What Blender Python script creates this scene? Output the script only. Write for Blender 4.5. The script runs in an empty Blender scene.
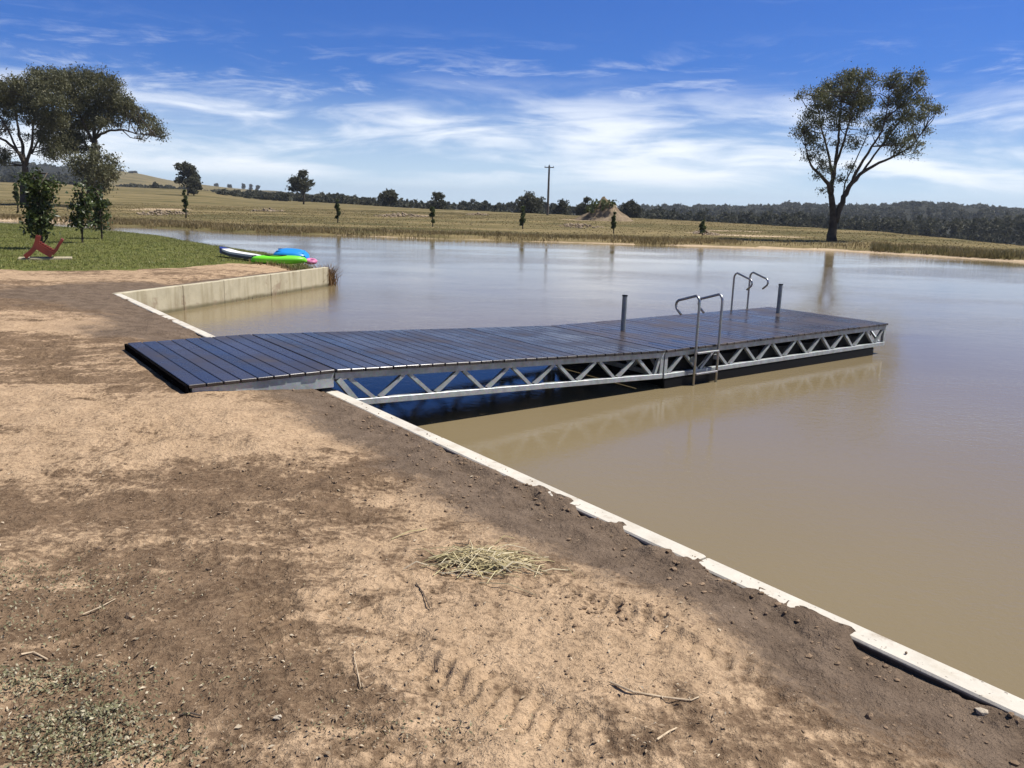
import bpy, math, random
import numpy as np
from mathutils import Vector, Matrix

random.seed(7)
rng = np.random.default_rng(11)
scene = bpy.context.scene
C = scene.collection
R = math.radians

# ------------------------------------------------------------------ camera
CAM_H = 1.65
FPX, PITCH, ROLL = 805.8, R(12.6), R(1.572)
F_ = np.array([0, math.cos(PITCH), -math.sin(PITCH)])
_u = np.array([0, math.sin(PITCH), math.cos(PITCH)])
_r = np.array([1.0, 0, 0])
R_ = math.cos(ROLL) * _r + math.sin(ROLL) * _u
U_ = -math.sin(ROLL) * _r + math.cos(ROLL) * _u
camd = bpy.data.cameras.new('camera')
cam = bpy.data.objects.new('camera', camd)
C.objects.link(cam)
camd.sensor_width = 36.0
camd.lens = FPX * 36.0 / 1024.0
camd.clip_start = 0.05
camd.clip_end = 20000
m = Matrix.Identity(4)
for i in range(3):
    m[i][0], m[i][1], m[i][2] = R_[i], U_[i], -F_[i]
m[2][3] = CAM_H
cam.matrix_world = m
scene.camera = cam

# ------------------------------------------------------------------ light
SUN_EL, SUN_AZ = R(58), R(82)            # azimuth clockwise from +Y
sdir = Vector((math.sin(SUN_AZ) * math.cos(SUN_EL), math.cos(SUN_AZ) * math.cos(SUN_EL), math.sin(SUN_EL)))
sl = bpy.data.lights.new('sun', 'SUN')
sl.energy = 4.3
sl.angle = R(0.53)
sl.color = (1.0, 0.95, 0.88)
so = bpy.data.objects.new('sun', sl)
so.rotation_euler = sdir.to_track_quat('Z', 'Y').to_euler()
C.objects.link(so)

vs = scene.view_settings
vs.view_transform = 'Standard'
vs.look = 'None'
vs.gamma = 1.0
vs.exposure = 0.74
vs.use_curve_mapping = False
scene.render.engine = 'CYCLES'
scene.cycles.max_bounces = 6
scene.cycles.diffuse_bounces = 2
scene.cycles.glossy_bounces = 4
scene.cycles.transparent_max_bounces = 8
scene.cycles.caustics_reflective = False
scene.cycles.caustics_refractive = False


# ------------------------------------------------------------------ node helpers
class NT:
    def __init__(self, tree):
        self.t = tree
        self.n = tree.nodes
        self.l = tree.links

    def add(self, typ, ins=None, **kw):
        nd = self.n.new(typ)
        for k, v in kw.items():
            setattr(nd, k, v)
        for k, v in (ins or {}).items():
            self.set(nd, k, v)
        return nd

    def set(self, nd, k, v):
        s = nd.inputs[k]
        if isinstance(v, bpy.types.NodeSocket):
            self.l.new(v, s)
        elif isinstance(v, (tuple, list)) and s.type == 'RGBA' and len(v) == 3:
            s.default_value = (*v, 1.0)
        else:
            s.default_value = v

    def math(self, op, a, b=0.0, c=0.0, clamp=False):
        nd = self.n.new('ShaderNodeMath')
        nd.operation = op
        nd.use_clamp = clamp
        self.set(nd, 0, a)
        self.set(nd, 1, b)
        self.set(nd, 2, c)
        return nd.outputs[0]

    def mix(self, f, a, b, mode='MIX'):
        nd = self.n.new('ShaderNodeMix')
        nd.data_type = 'RGBA'
        nd.blend_type = mode
        self.set(nd, 0, f)
        self.set(nd, 6, a)
        self.set(nd, 7, b)
        return nd.outputs[2]

    def maprange(self, v, a, b, c=0.0, d=1.0, smooth=True):
        nd = self.n.new('ShaderNodeMapRange')
        nd.interpolation_type = 'SMOOTHSTEP' if smooth else 'LINEAR'
        for i, x in enumerate((v, a, b, c, d)):
            self.set(nd, i, x)
        return nd.outputs[0]

    def noise(self, vec, scale, detail=4.0, rough=0.55, dist=0.0):
        nd = self.n.new('ShaderNodeTexNoise')
        if vec is not None:
            self.set(nd, 'Vector', vec)
        nd.inputs['Scale'].default_value = scale
        nd.inputs['Detail'].default_value = detail
        nd.inputs['Roughness'].default_value = rough
        nd.inputs['Distortion'].default_value = dist
        return nd.outputs[0]

    def mapping(self, vec, scale=(1, 1, 1), rot=(0, 0, 0), loc=(0, 0, 0)):
        nd = self.n.new('ShaderNodeMapping')
        self.set(nd, 'Vector', vec)
        nd.inputs['Scale'].default_value = scale
        nd.inputs['Rotation'].default_value = rot
        nd.inputs['Location'].default_value = loc
        return nd.outputs[0]

    def attr(self, name):
        nd = self.n.new('ShaderNodeAttribute')
        nd.attribute_name = name
        return nd.outputs['Fac']

    def bump(self, h, strength, distance, normal=None):
        nd = self.n.new('ShaderNodeBump')
        nd.inputs['Strength'].default_value = strength
        nd.inputs['Distance'].default_value = distance
        self.set(nd, 'Height', h)
        if normal is not None:
            self.set(nd, 'Normal', normal)
        return nd.outputs[0]


def material(name):
    mt = bpy.data.materials.new(name)
    mt.use_nodes = True
    nt = NT(mt.node_tree)
    b = nt.n['Principled BSDF']
    return mt, nt, b


# ------------------------------------------------------------------ sky with cirrus
world = bpy.data.worlds.new('World')
scene.world = world
world.use_nodes = True
w = NT(world.node_tree)
bg = w.n['Background']
sky = w.add('ShaderNodeTexSky', sky_type='NISHITA', sun_disc=False, sun_elevation=SUN_EL, sun_rotation=SUN_AZ,
            altitude=300.0, air_density=1.0, dust_density=0.6, ozone_density=2.5)
tc = w.add('ShaderNodeTexCoord')
sep = w.add('ShaderNodeSeparateXYZ', {0: tc.outputs['Generated']})
X, Y, Z = sep.outputs
elev = w.math('MULTIPLY', w.math('ARCSINE', Z), 180 / math.pi)            # degrees
az = w.math('MULTIPLY', w.math('ARCTAN2', X, Y), 180 / math.pi)
cv = w.add('ShaderNodeCombineXYZ', {0: az, 1: elev, 2: 0.0}).outputs[0]
# slow warp so that the streaks bend
wv = w.noise(w.mapping(cv, (0.045, 0.12, 1)), 1.0, 2.0)
elev2 = w.math('ADD', elev, w.math('MULTIPLY', w.math('SUBTRACT', wv, 0.5), 3.2))
cv2 = w.add('ShaderNodeCombineXYZ', {0: az, 1: elev2, 2: 0.0}).outputs[0]
low = w.noise(w.mapping(cv2, (0.040, 0.36, 1), loc=(3.1, 0.7, 0)), 1.0, 3.0, 0.5)
low2 = w.noise(w.mapping(cv2, (0.10, 0.6, 1), rot=(0, 0, 0.06), loc=(7.7, 1.9, 0)), 1.0, 5.0, 0.55, 0.6)
wisp = w.noise(w.mapping(cv2, (0.085, 0.55, 1), rot=(0, 0, -0.20), loc=(1.3, 4.2, 0)), 1.0, 7.0, 0.66, 1.1)
fine = w.noise(w.mapping(cv2, (0.22, 1.1, 1), rot=(0, 0, 0.12)), 1.0, 5.0, 0.62, 0.9)
band1 = w.math('MULTIPLY', w.maprange(elev, 0.6, 2.2), w.maprange(elev, 9.0, 4.6))     # broad bright sheet
d1 = w.maprange(w.math('ADD', w.math('ADD', w.math('MULTIPLY', low, 0.50), w.math('MULTIPLY', low2, 0.36)), w.math('MULTIPLY', fine, 0.14)), 0.42, 0.60)
c1 = w.math('MULTIPLY', w.math('MULTIPLY', band1, d1), 0.90)
band2 = w.math('MULTIPLY', w.maprange(elev, 3.0, 6.0), w.maprange(elev, 11.6, 7.4))     # thin cirrus above
d2 = w.maprange(w.math('ADD', w.math('MULTIPLY', wisp, 0.62), w.math('MULTIPLY', fine, 0.38)), 0.47, 0.68)
c2 = w.math('MULTIPLY', w.math('MULTIPLY', band2, d2), 0.45)
band3 = w.math('MULTIPLY', w.maprange(elev, 8.0, 11.0), w.maprange(elev, 30.0, 12.0))
d3 = w.maprange(wisp, 0.55, 0.85)
c3 = w.math('MULTIPLY', w.math('MULTIPLY', band3, d3), 0.10)
cl = w.math('MAXIMUM', w.math('MAXIMUM', c1, c2), c3)
haze_low = w.math('MULTIPLY', w.maprange(elev, 8.5, -0.5), 0.80)
tint = w.mix(w.maprange(elev, 15.5, 26.0), (0.205, 0.435, 0.95), (0.36, 0.45, 0.62))
tint = w.mix(w.maprange(elev, 42.0, 68.0), tint, (0.56, 0.72, 0.98))
skyc = w.mix(1.0, sky.outputs[0], tint, 'MULTIPLY')
skyc = w.mix(haze_low, skyc, (6.6, 8.3, 9.6))
skyc = w.mix(cl, skyc, (9.3, 9.7, 10.2))
w.l.new(skyc, bg.inputs['Color'])
bg.inputs['Strength'].default_value = 0.070


# ------------------------------------------------------------------ numpy noise
def _hash(ix, iy, seed):
    h = (ix.astype(np.int64) * 374761393 + iy.astype(np.int64) * 668265263 + seed * 1442695041) & 0xFFFFFFFF
    h = ((h ^ (h >> 13)) * 1274126177) & 0xFFFFFFFF
    h = h ^ (h >> 16)
    return (h & 0xFFFFFF) / float(0xFFFFFF)


def vnoise(x, y, seed=0):
    ix, iy = np.floor(x), np.floor(y)
    fx, fy = x - ix, y - iy
    fx, fy = fx * fx * (3 - 2 * fx), fy * fy * (3 - 2 * fy)
    a, b = _hash(ix, iy, seed), _hash(ix + 1, iy, seed)
    c, d = _hash(ix, iy + 1, seed), _hash(ix + 1, iy + 1, seed)
    return (a * (1 - fx) + b * fx) * (1 - fy) + (c * (1 - fx) + d * fx) * fy


def fbm(x, y, octs=4, seed=0, gain=0.5):
    s = np.zeros_like(x, dtype=float)
    a, t = 1.0, 0.0
    for o in range(octs):
        s += a * vnoise(x * 2 ** o + 17.3 * o, y * 2 ** o - 9.1 * o, seed + o)
        t += a
        a *= gain
    return s / t


def sstep(a, b, x):
    t = np.clip((x - a) / (b - a), 0, 1)
    return t * t * (3 - 2 * t)


# ------------------------------------------------------------------ pixel <-> place
def ray(px, py):
    return F_ * FPX + R_ * (px - 512) + U_ * (384 - py)


def ground_at(px, py, z=0.0):
    d = ray(px, py)
    return d * ((z - CAM_H) / d[2]) + np.array([0, 0, CAM_H])


def at(px, py, D):
    """point seen at that spot of the photograph, D metres ahead"""
    d = ray(px, py)
    return d * (D / d[1]) + np.array([0, 0, CAM_H])


# ------------------------------------------------------------------ the lie of the land
ZW = -0.467
WDIR = np.array([math.cos(-0.9155), math.sin(-0.9155)])
WN = np.array([-WDIR[1], WDIR[0]])                                  # towards the water
CORNER = np.array([-6.735, 13.563]) + WN * 0.02
FDIR = np.array([math.cos(1.2646), math.sin(1.2646)])
FEND = CORNER + FDIR * 6.79
WEND = CORNER + WDIR * 42.0
LAWN_SHORE = [FEND, (-4.9, 21.0), (-5.9, 23.6), (-6.92, 25.6), (-8.87, 28.2), (-11.4, 31.9), (-14.75, 35.8), (-18.3, 38.8), (-23.8, 42.3),
              (-28, 44.2), (-60, 50.5), (-130, 60)]
FAR_SHORE = [(-130, 74), (-60, 63), (-44, 59.2), (-36, 57.2), (-31, 56), (-25, 53), (-19.2, 50.1), (-15, 48.7), (-10.3, 48.4), (-5.5, 47.4), (-0.2, 47.9), (4.8, 47.2),
             (9.5, 47.4), (13.8, 46.6), (17.9, 46.3), (20.6, 43.8), (22.5, 41.4), (24.4, 39.3), (28, 35.5), (36, 28), (48, 12), (55, -12), (45, -34)]
NEAR_CHAIN = [WEND, CORNER] + LAWN_SHORE
POLY = [np.array(p, float) for p in (NEAR_CHAIN + FAR_SHORE)]


def seg_dist(P, chain):
    best = np.full(len(P), 1e9)
    for a, b in zip(chain[:-1], chain[1:]):
        a, b = np.array(a, float), np.array(b, float)
        ab = b - a
        t = np.clip(((P - a) @ ab) / (ab @ ab), 0, 1)
        d = np.hypot(*(P - a - t[:, None] * ab).T)
        best = np.minimum(best, d)
    return best


def inside(P, poly):
    r = np.zeros(len(P), bool)
    n = len(poly)
    x, y = P[:, 0], P[:, 1]
    for i in range(n):
        (x1, y1), (x2, y2) = poly[i], poly[(i + 1) % n]
        if y1 == y2:
            continue
        c = ((y1 > y) != (y2 > y)) & (x < (x2 - x1) * (y - y1) / (y2 - y1) + x1)
        r ^= c
    return r


# dock frame
DA = 0.6419
DU = np.array([math.cos(DA), math.sin(DA)])
DV = np.array([-math.sin(DA), math.cos(DA)])
DO = np.array([-2.545, 6.156])
DZL, DZR, DW = 0.1965, 0.0093, 2.14
S1, S2, S3 = 1.247, 5.441, 10.373


def _gp(*pp):
    return [ground_at(a, b, 0.04)[:2] for a, b in pp]


# little ridges of soil pushed up by the machine, and its wheel paths
BERMS = [(_gp((575, 588), (610, 598), (650, 613), (694, 634)), 0.032, 0.055), (_gp((270, 512), (330, 492), (400, 476), (455, 470)), 0.030, 0.09),
         (_gp((690, 632), (760, 668), (850, 715), (940, 770)), 0.022, 0.045), (_gp((60, 470), (150, 452), (240, 446), (320, 452)), 0.026, 0.10),
         (_gp((480, 470), (540, 500), (600, 535)), 0.020, 0.07), (_gp((430, 650), (480, 690), (500, 760)), 0.022, 0.06),
         (_gp((560, 700), (620, 722), (690, 768)), 0.020, 0.05), (_gp((0, 560), (80, 540), (180, 535), (260, 560)), 0.02, 0.10),
         (_gp((0, 405), (100, 398), (200, 402), (300, 420)), 0.03, 0.14)]
PATHS = [(_gp((-60, 440), (60, 434), (150, 430), (260, 440)), 0.14, -0.75), (_gp((-60, 415), (120, 408), (300, 400)), 0.10, -0.4), (_gp((330, 470), (420, 450), (470, 470)), .15, -.4),
         (_gp((-60, 455), (60, 436), (180, 424), (300, 418), (400, 425)), 0.22, 0.5), (_gp((-60, 500), (80, 470), (220, 470), (330, 500), (430, 560), (520, 640)), 0.17, -0.35),
         (_gp((-40, 395), (80, 388), (190, 400)), 0.2, -0.5), (_gp((200, 640), (300, 600), (420, 540), (520, 512)), 0.14, -0.25), (_gp((520, 768), (600, 690), (700, 640), (840, 640)), 0.10, 0.35),
         (_gp((300, 590), (360, 620), (450, 690), (520, 768)), 0.12, 0.4), (_gp((-40, 330), (60, 322), (160, 316)), 0.35, 0.5), (_gp((540, 560), (620, 600), (720, 640)), .1, .3)]


def land(P, only=False):
    """height and masks of the ground at points P (n,2)"""
    P = np.asarray(P, float)
    x, y = P[:, 0], P[:, 1]
    jx = x + 1.2 * (fbm(x * 0.25, y * 0.25, 3, 31) - 0.5)
    jy = y + 1.2 * (fbm(x * 0.25 + 40, y * 0.25, 3, 32) - 0.5)
    J = np.stack([jx, jy], 1)
    ins = inside(P, POLY)
    dn1 = seg_dist(P, [WEND, CORNER, FEND])
    dn2 = seg_dist(J, LAWN_SHORE)
    df = seg_dist(J, FAR_SHORE)
    near = np.minimum(dn1, seg_dist(P, LAWN_SHORE)) < seg_dist(P, FAR_SHORE)
    u = 806.0 / 0.976 * x / np.maximum(y, 1e-3)                     # bearing as a photograph column
    u = np.where(y <= 1, np.sign(x) * 2000, np.clip(u, -2000, 2000)) + 512
    r = np.hypot(x, y)
    if only:
        return None, dict(ins=ins, dn1=dn1, dn2=dn2, df=df, near=near, u=u, r=r)
    # --- near side
    dl = np.hypot(*(P - np.array([1.9, 2.3])).T)
    edge = -0.012 + 0.060 * (fbm(x * 1.6, y * 1.6, 5, 5, 0.6) - 0.46) - 0.030 * sstep(1.4, 0.2, dl)
    # the strip along the wall falls a little, ground rises inland and under the landing
    dland = np.hypot(*(P - (DO + DU * 0.2 + DV * 0.6)).T)
    zs = edge + (0.055 + 0.06 * sstep(2.6, 1.2, dland)) * sstep(0.05, 1.2, dn1) + 0.05 * (fbm(x * 0.5, y * 0.5, 3, 6) - 0.5) * sstep(0, 1, dn1)
    fade = np.clip(14.0 / np.maximum(r, 1.0), 0.15, 1.0)
    micro = (fbm(x * 5, y * 5, 4, 7) - 0.5) * 0.045 + (fbm(x * 22, y * 22, 3, 8, 0.65) - 0.5) * 0.024
    rut = np.zeros_like(x)
    # tracked-machine tread: bands of short ridges
    for (a, b, wd, ph, amp) in (((-1.10, 3.30), (-0.30, 2.0), 0.125, 0.0, 0.015), ((-0.70, 3.12), (0.20, 2.12), 0.125, 1.0, 0.013),
                                ((-1.70, 2.95), (-0.95, 1.9), 0.12, 2.0, 0.009), ((0.15, 3.55), (1.00, 2.55), 0.11, 0.6, 0.008), ((-6.2, 9.3), (-2.2, 5.0), .2, .4, .012)):
        a, b = np.array(a), np.array(b)
        ab = b - a
        L = np.hypot(*ab)
        e = ab / L
        s = (P - a) @ e
        q = (P - a) @ np.array([-e[1], e[0]])
        q = q + 0.07 * np.sin(s * 2.1 + ph)
        msk = sstep(wd, wd * 0.7, np.abs(q)) * sstep(-0.1, 0.15, s) * sstep(L + 0.1, L - 0.15, s)
        broken = sstep(0.34, 0.50, fbm(x * 2.2, y * 2.2, 3, 40))
        fr = ((s + 0.35 * q + 0.012 * np.sin(q * 31)) / 0.072) % 1.0
        rid = np.where(fr < 0.3, fr / 0.3, (1 - fr) / 0.7)
        rut += msk * ((rid - 0.5) * 2.0 * amp * broken - 0.008)
    zs = zs + (micro + rut) * fade * sstep(0.0, 0.12, dn1 + 0.04)
    for line, hh_, ww in BERMS:
        bd = seg_dist(P, line)
        zs = zs + hh_ * np.exp(-(bd / ww) ** 2) * (0.3 + 1.4 * fbm(x * 6, y * 6, 3, 50)) * sstep(0.1, 0.4, dn1)
    # crumbly lip beside the wall
    lip = np.exp(-((dn1 - 0.10) / 0.09) ** 2) * (fbm(x * 7, y * 7, 4, 9) - 0.40) * 0.13
    zs = zs + lip * fade * sstep(9.0, 4.0, r)
    zs = np.where(dn1 < 0.6, np.maximum(zs, -0.040 + 0.012 * (fbm(x * 8, y * 8, 3, 55) - 0.5) + 0.02 * sstep(0.0, 0.5, dn1)), zs)
    # soil banked against the landing
    ds0 = (P - DO) @ DU
    dw0 = (P - DO) @ DV
    ex = np.maximum(np.maximum(-ds0, ds0 - S1), 0)
    ey = np.maximum(np.maximum(-dw0, dw0 - DW), 0)
    wl_ = sstep(0.9, 0.05, np.hypot(ex, ey))
    tgt = 0.125 - 0.085 * sstep(0.0, 1.3, ds0) + 0.03 * (fbm(x * 4, y * 4, 4, 44) - 0.5)
    zs = zs * (1 - wl_) + tgt * wl_
    zs = np.where(dn1 < 0.12, np.minimum(zs, 0.010 + 0.012 * (fbm(x * 14, y * 14, 2, 57) - 0.5)), zs)
    cap_ = -0.006 + 0.5 * np.maximum(dn1 - 0.075, 0)
    zs = np.where(r > 5.0, np.minimum(zs, cap_), zs)
    # ground beneath the landing stays below the deck
    ds = (P - DO) @ DU
    dw = (P - DO) @ DV
    onl = sstep(-0.25, 0.0, ds) * sstep(S1 + 0.2, S1, ds) * sstep(-0.25, 0.05, dw) * sstep(DW + 0.25, DW - 0.05, dw)
    zs = zs * (1 - onl) + np.minimum(zs, 0.145) * onl
    zl = -0.52 + 0.50 * sstep(-0.2, 1.5, dn2) + 0.06 * sstep(1.0, 3.0, dn2) + 0.3 * sstep(5, 14, dn2)
    znear = np.minimum(zs, zl + 0.02 * (fbm(x * 3, y * 3, 3, 10) - 0.5))
    # --- far side
    zf = -0.51 + 0.20 * sstep(-0.3, 2.0, df) + 0.014 * np.minimum(df, 30)
    zf = zf + 0.10 * (fbm(x * 0.35, y * 0.35, 3, 12) - 0.5) * sstep(0.5, 6, df)
    crest = np.interp(u, [200, 400, 512, 640, 768, 900, 1024, 1200], [400, 190, 150, 118, 94, 76, 61, 52])
    over = np.maximum(r - crest, 0)
    right = sstep(250, 480, u)
    zf = zf - right * np.minimum(over * 0.05, 8.5)
    up = np.interp(u, [-200, 60, 200, 256, 420], [4.6, 4.3, 3.6, 0.7, 0.0])
    zf = zf + up * sstep(110, 380, r)
    # hills far off
    ridgeL = np.interp(u, [-400, -60, 30, 80, 115, 137, 160, 177, 213, 240, 270, 300, 380, 460],
                       [30, 30, 29, 28, 27, 24, 18, 14.5, 11, 10, 10, 6, 1, 0])
    zf = zf + ridgeL * sstep(650, 1300, r) * sstep(2600, 1400, r)
    ridgeR = np.interp(u, [500, 640, 740, 790, 840, 880, 915, 950, 1000, 1060, 1300],
                       [0.5, 3.5, 6.0, 9.0, 7.0, 8.5, 14, 12.5, 9, 5.5, 5])
    zf = zf + (ridgeR + 6.5 * right) * sstep(480, 900, r) * sstep(2600, 1400, r)
    z = np.where(near, znear, zf)
    dshore = np.minimum(np.minimum(dn1, dn2), df)
    zin = ZW - 0.12 - np.minimum(0.45 * dshore, 1.2)
    wet = np.minimum(dn2, df)
    zin = np.where(dn1 < 0.6, ZW - 0.75, zin)
    z = np.where(ins, zin, z)
    z = np.where(~ins & near & (dn1 > 0.02) & (z < ZW + 0.002) & (dn2 > 0.4), ZW + 0.02, z)
    return z, dict(ins=ins, dn1=dn1, dn2=dn2, df=df, near=near, u=u, r=r, rut=rut)


def zland(x, y):
    return float(land(np.array([[x, y]]))[0][0])


def on_ground(px, py, dz=0.0):
    z = 0.0
    for _ in range(6):
        g = ground_at(px, py, z + dz)
        z = 0.5 * z + 0.5 * zland(g[0], g[1])
    return ground_at(px, py, z + dz)


def mesh_np(name, V, Fq, mat, parent=None, smooth=False):
    me = bpy.data.meshes.new(name)
    V = np.asarray(V, np.float32)
    Fq = np.asarray(Fq, np.int32)
    k = Fq.shape[1]
    me.vertices.add(len(V))
    me.vertices.foreach_set('co', V.ravel())
    me.loops.add(Fq.size)
    me.loops.foreach_set('vertex_index', Fq.ravel())
    me.polygons.add(len(Fq))
    me.polygons.foreach_set('loop_start', np.arange(0, Fq.size, k, dtype=np.int32))
    me.polygons.foreach_set('loop_total', np.full(len(Fq), k, np.int32))
    if smooth:
        me.polygons.foreach_set('use_smooth', np.ones(len(Fq), bool))
    me.update(calc_edges=True)
    me.materials.append(mat)
    o = bpy.data.objects.new(name, me)
    C.objects.link(o)
    if parent is not None:
        o.parent = parent
    return o


def tag(o, label=None, cat=None, group=None, kind=None):
    if label:
        o['label'] = label
    if cat:
        o['category'] = cat
    if group:
        o['group'] = group
    if kind:
        o['kind'] = kind
    return o


def empty(name, loc, rot=(0, 0, 0), label=None, cat=None, group=None):
    o = bpy.data.objects.new(name, None)
    o.empty_display_size = 0.1
    C.objects.link(o)
    o.location = loc
    o.rotation_euler = rot
    return tag(o, label, cat, group)


class MB:
    """collects boxes, bars and tubes into one mesh"""
    def __init__(self):
        self.v, self.f = [], []

    def poly(self, pts, faces):
        n = len(self.v)
        self.v += [tuple(map(float, p)) for p in pts]
        self.f += [tuple(i + n for i in f) for f in faces]
        return self

    def box(self, x0, x1, y0, y1, z0, z1, ch=0.0):
        if ch <= 0:
            p = [(x0, y0, z0), (x1, y0, z0), (x1, y1, z0), (x0, y1, z0), (x0, y0, z1), (x1, y0, z1), (x1, y1, z1), (x0, y1, z1)]
            return self.poly(p, [(0, 3, 2, 1), (4, 5, 6, 7), (0, 1, 5, 4), (1, 2, 6, 5), (2, 3, 7, 6), (3, 0, 4, 7)])
        c = ch
        rings = [(x0 + c, x1 - c, y0 + c, y1 - c, z0), (x0, x1, y0, y1, z0 + c), (x0, x1, y0, y1, z1 - c), (x0 + c, x1 - c, y0 + c, y1 - c, z1)]
        p, f = [], []
        for (a, b, d, e, z) in rings:
            # chamfered plan too
            q = c * 0.8
            p += [(a + q, d, z), (b - q, d, z), (b, d + q, z), (b, e - q, z), (b - q, e, z), (a + q, e, z), (a, e - q, z), (a, d + q, z)]
        for k in range(3):
            for i in range(8):
                j = (i + 1) % 8
                f.append((k * 8 + i, k * 8 + j, k * 8 + 8 + j, k * 8 + 8 + i))
        f.append(tuple(range(7, -1, -1)))
        f.append(tuple(range(24, 32)))
        return self.poly(p, f)

    def bar(self, a, b, wx, wy, up=(0, 0, 1)):
        """rectangular bar from a to b"""
        a, b = Vector(a), Vector(b)
        t = (b - a).normalized()
        s = t.cross(Vector(up))
        if s.length < 1e-4:
            s = t.cross(Vector((1, 0, 0)))
        s.normalize()
        n = s.cross(t)
        p = []
        for q in (a, b):
            for (i, j) in ((-1, -1), (1, -1), (1, 1), (-1, 1)):
                p.append(q + s * (i * wx / 2) + n * (j * wy / 2))
        return self.poly(p, [(0, 3, 2, 1), (4, 5, 6, 7), (0, 1, 5, 4), (1, 2, 6, 5), (2, 3, 7, 6), (3, 0, 4, 7)])

    def tube(self, pts, rad, n=8, cap=True):
        pts = [Vector(p) for p in pts]
        if not hasattr(rad, '__len__'):
            rad = [rad] * len(pts)
        base = len(self.v)
        prev = None
        for i, p in enumerate(pts):
            t = (pts[min(i + 1, len(pts) - 1)] - pts[max(i - 1, 0)])
            if t.length < 1e-9:
                t = Vector((0, 0, 1))
            t.normalize()
            if prev is None:
                s = t.cross(Vector((0.13, 0.97, 0.2)))
                if s.length < 1e-3:
                    s = t.cross(Vector((1, 0, 0)))
            else:
                s = prev - t * prev.dot(t)
            s.normalize()
            prev = s
            q = t.cross(s)
            for k in range(n):
                a = 2 * math.pi * k / n
                self.v.append(tuple(p + (s * math.cos(a) + q * math.sin(a)) * rad[i]))
        for i in range(len(pts) - 1):
            for k in range(n):
                a, b = base + i * n + k, base + i * n + (k + 1) % n
                self.f.append((a, b, b + n, a + n))
        if cap:
            self.f.append(tuple(base + k for k in range(n - 1, -1, -1)))
            self.f.append(tuple(base + (len(pts) - 1) * n + k for k in range(n)))
        return self

    def build(self, name, mat, parent=None, smooth=False, off=None):
        me = bpy.data.meshes.new(name)
        v = self.v
        if off is not None:
            v = [(a - off[0], b - off[1], c - off[2]) for a, b, c in v]
        me.from_pydata(v, [], self.f)
        if smooth:
            me.polygons.foreach_set('use_smooth', np.ones(len(me.polygons), bool))
        me.update()
        me.materials.append(mat)
        o = bpy.data.objects.new(name, me)
        C.objects.link(o)
        if parent is not None:
            o.parent = parent
        return o


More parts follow.
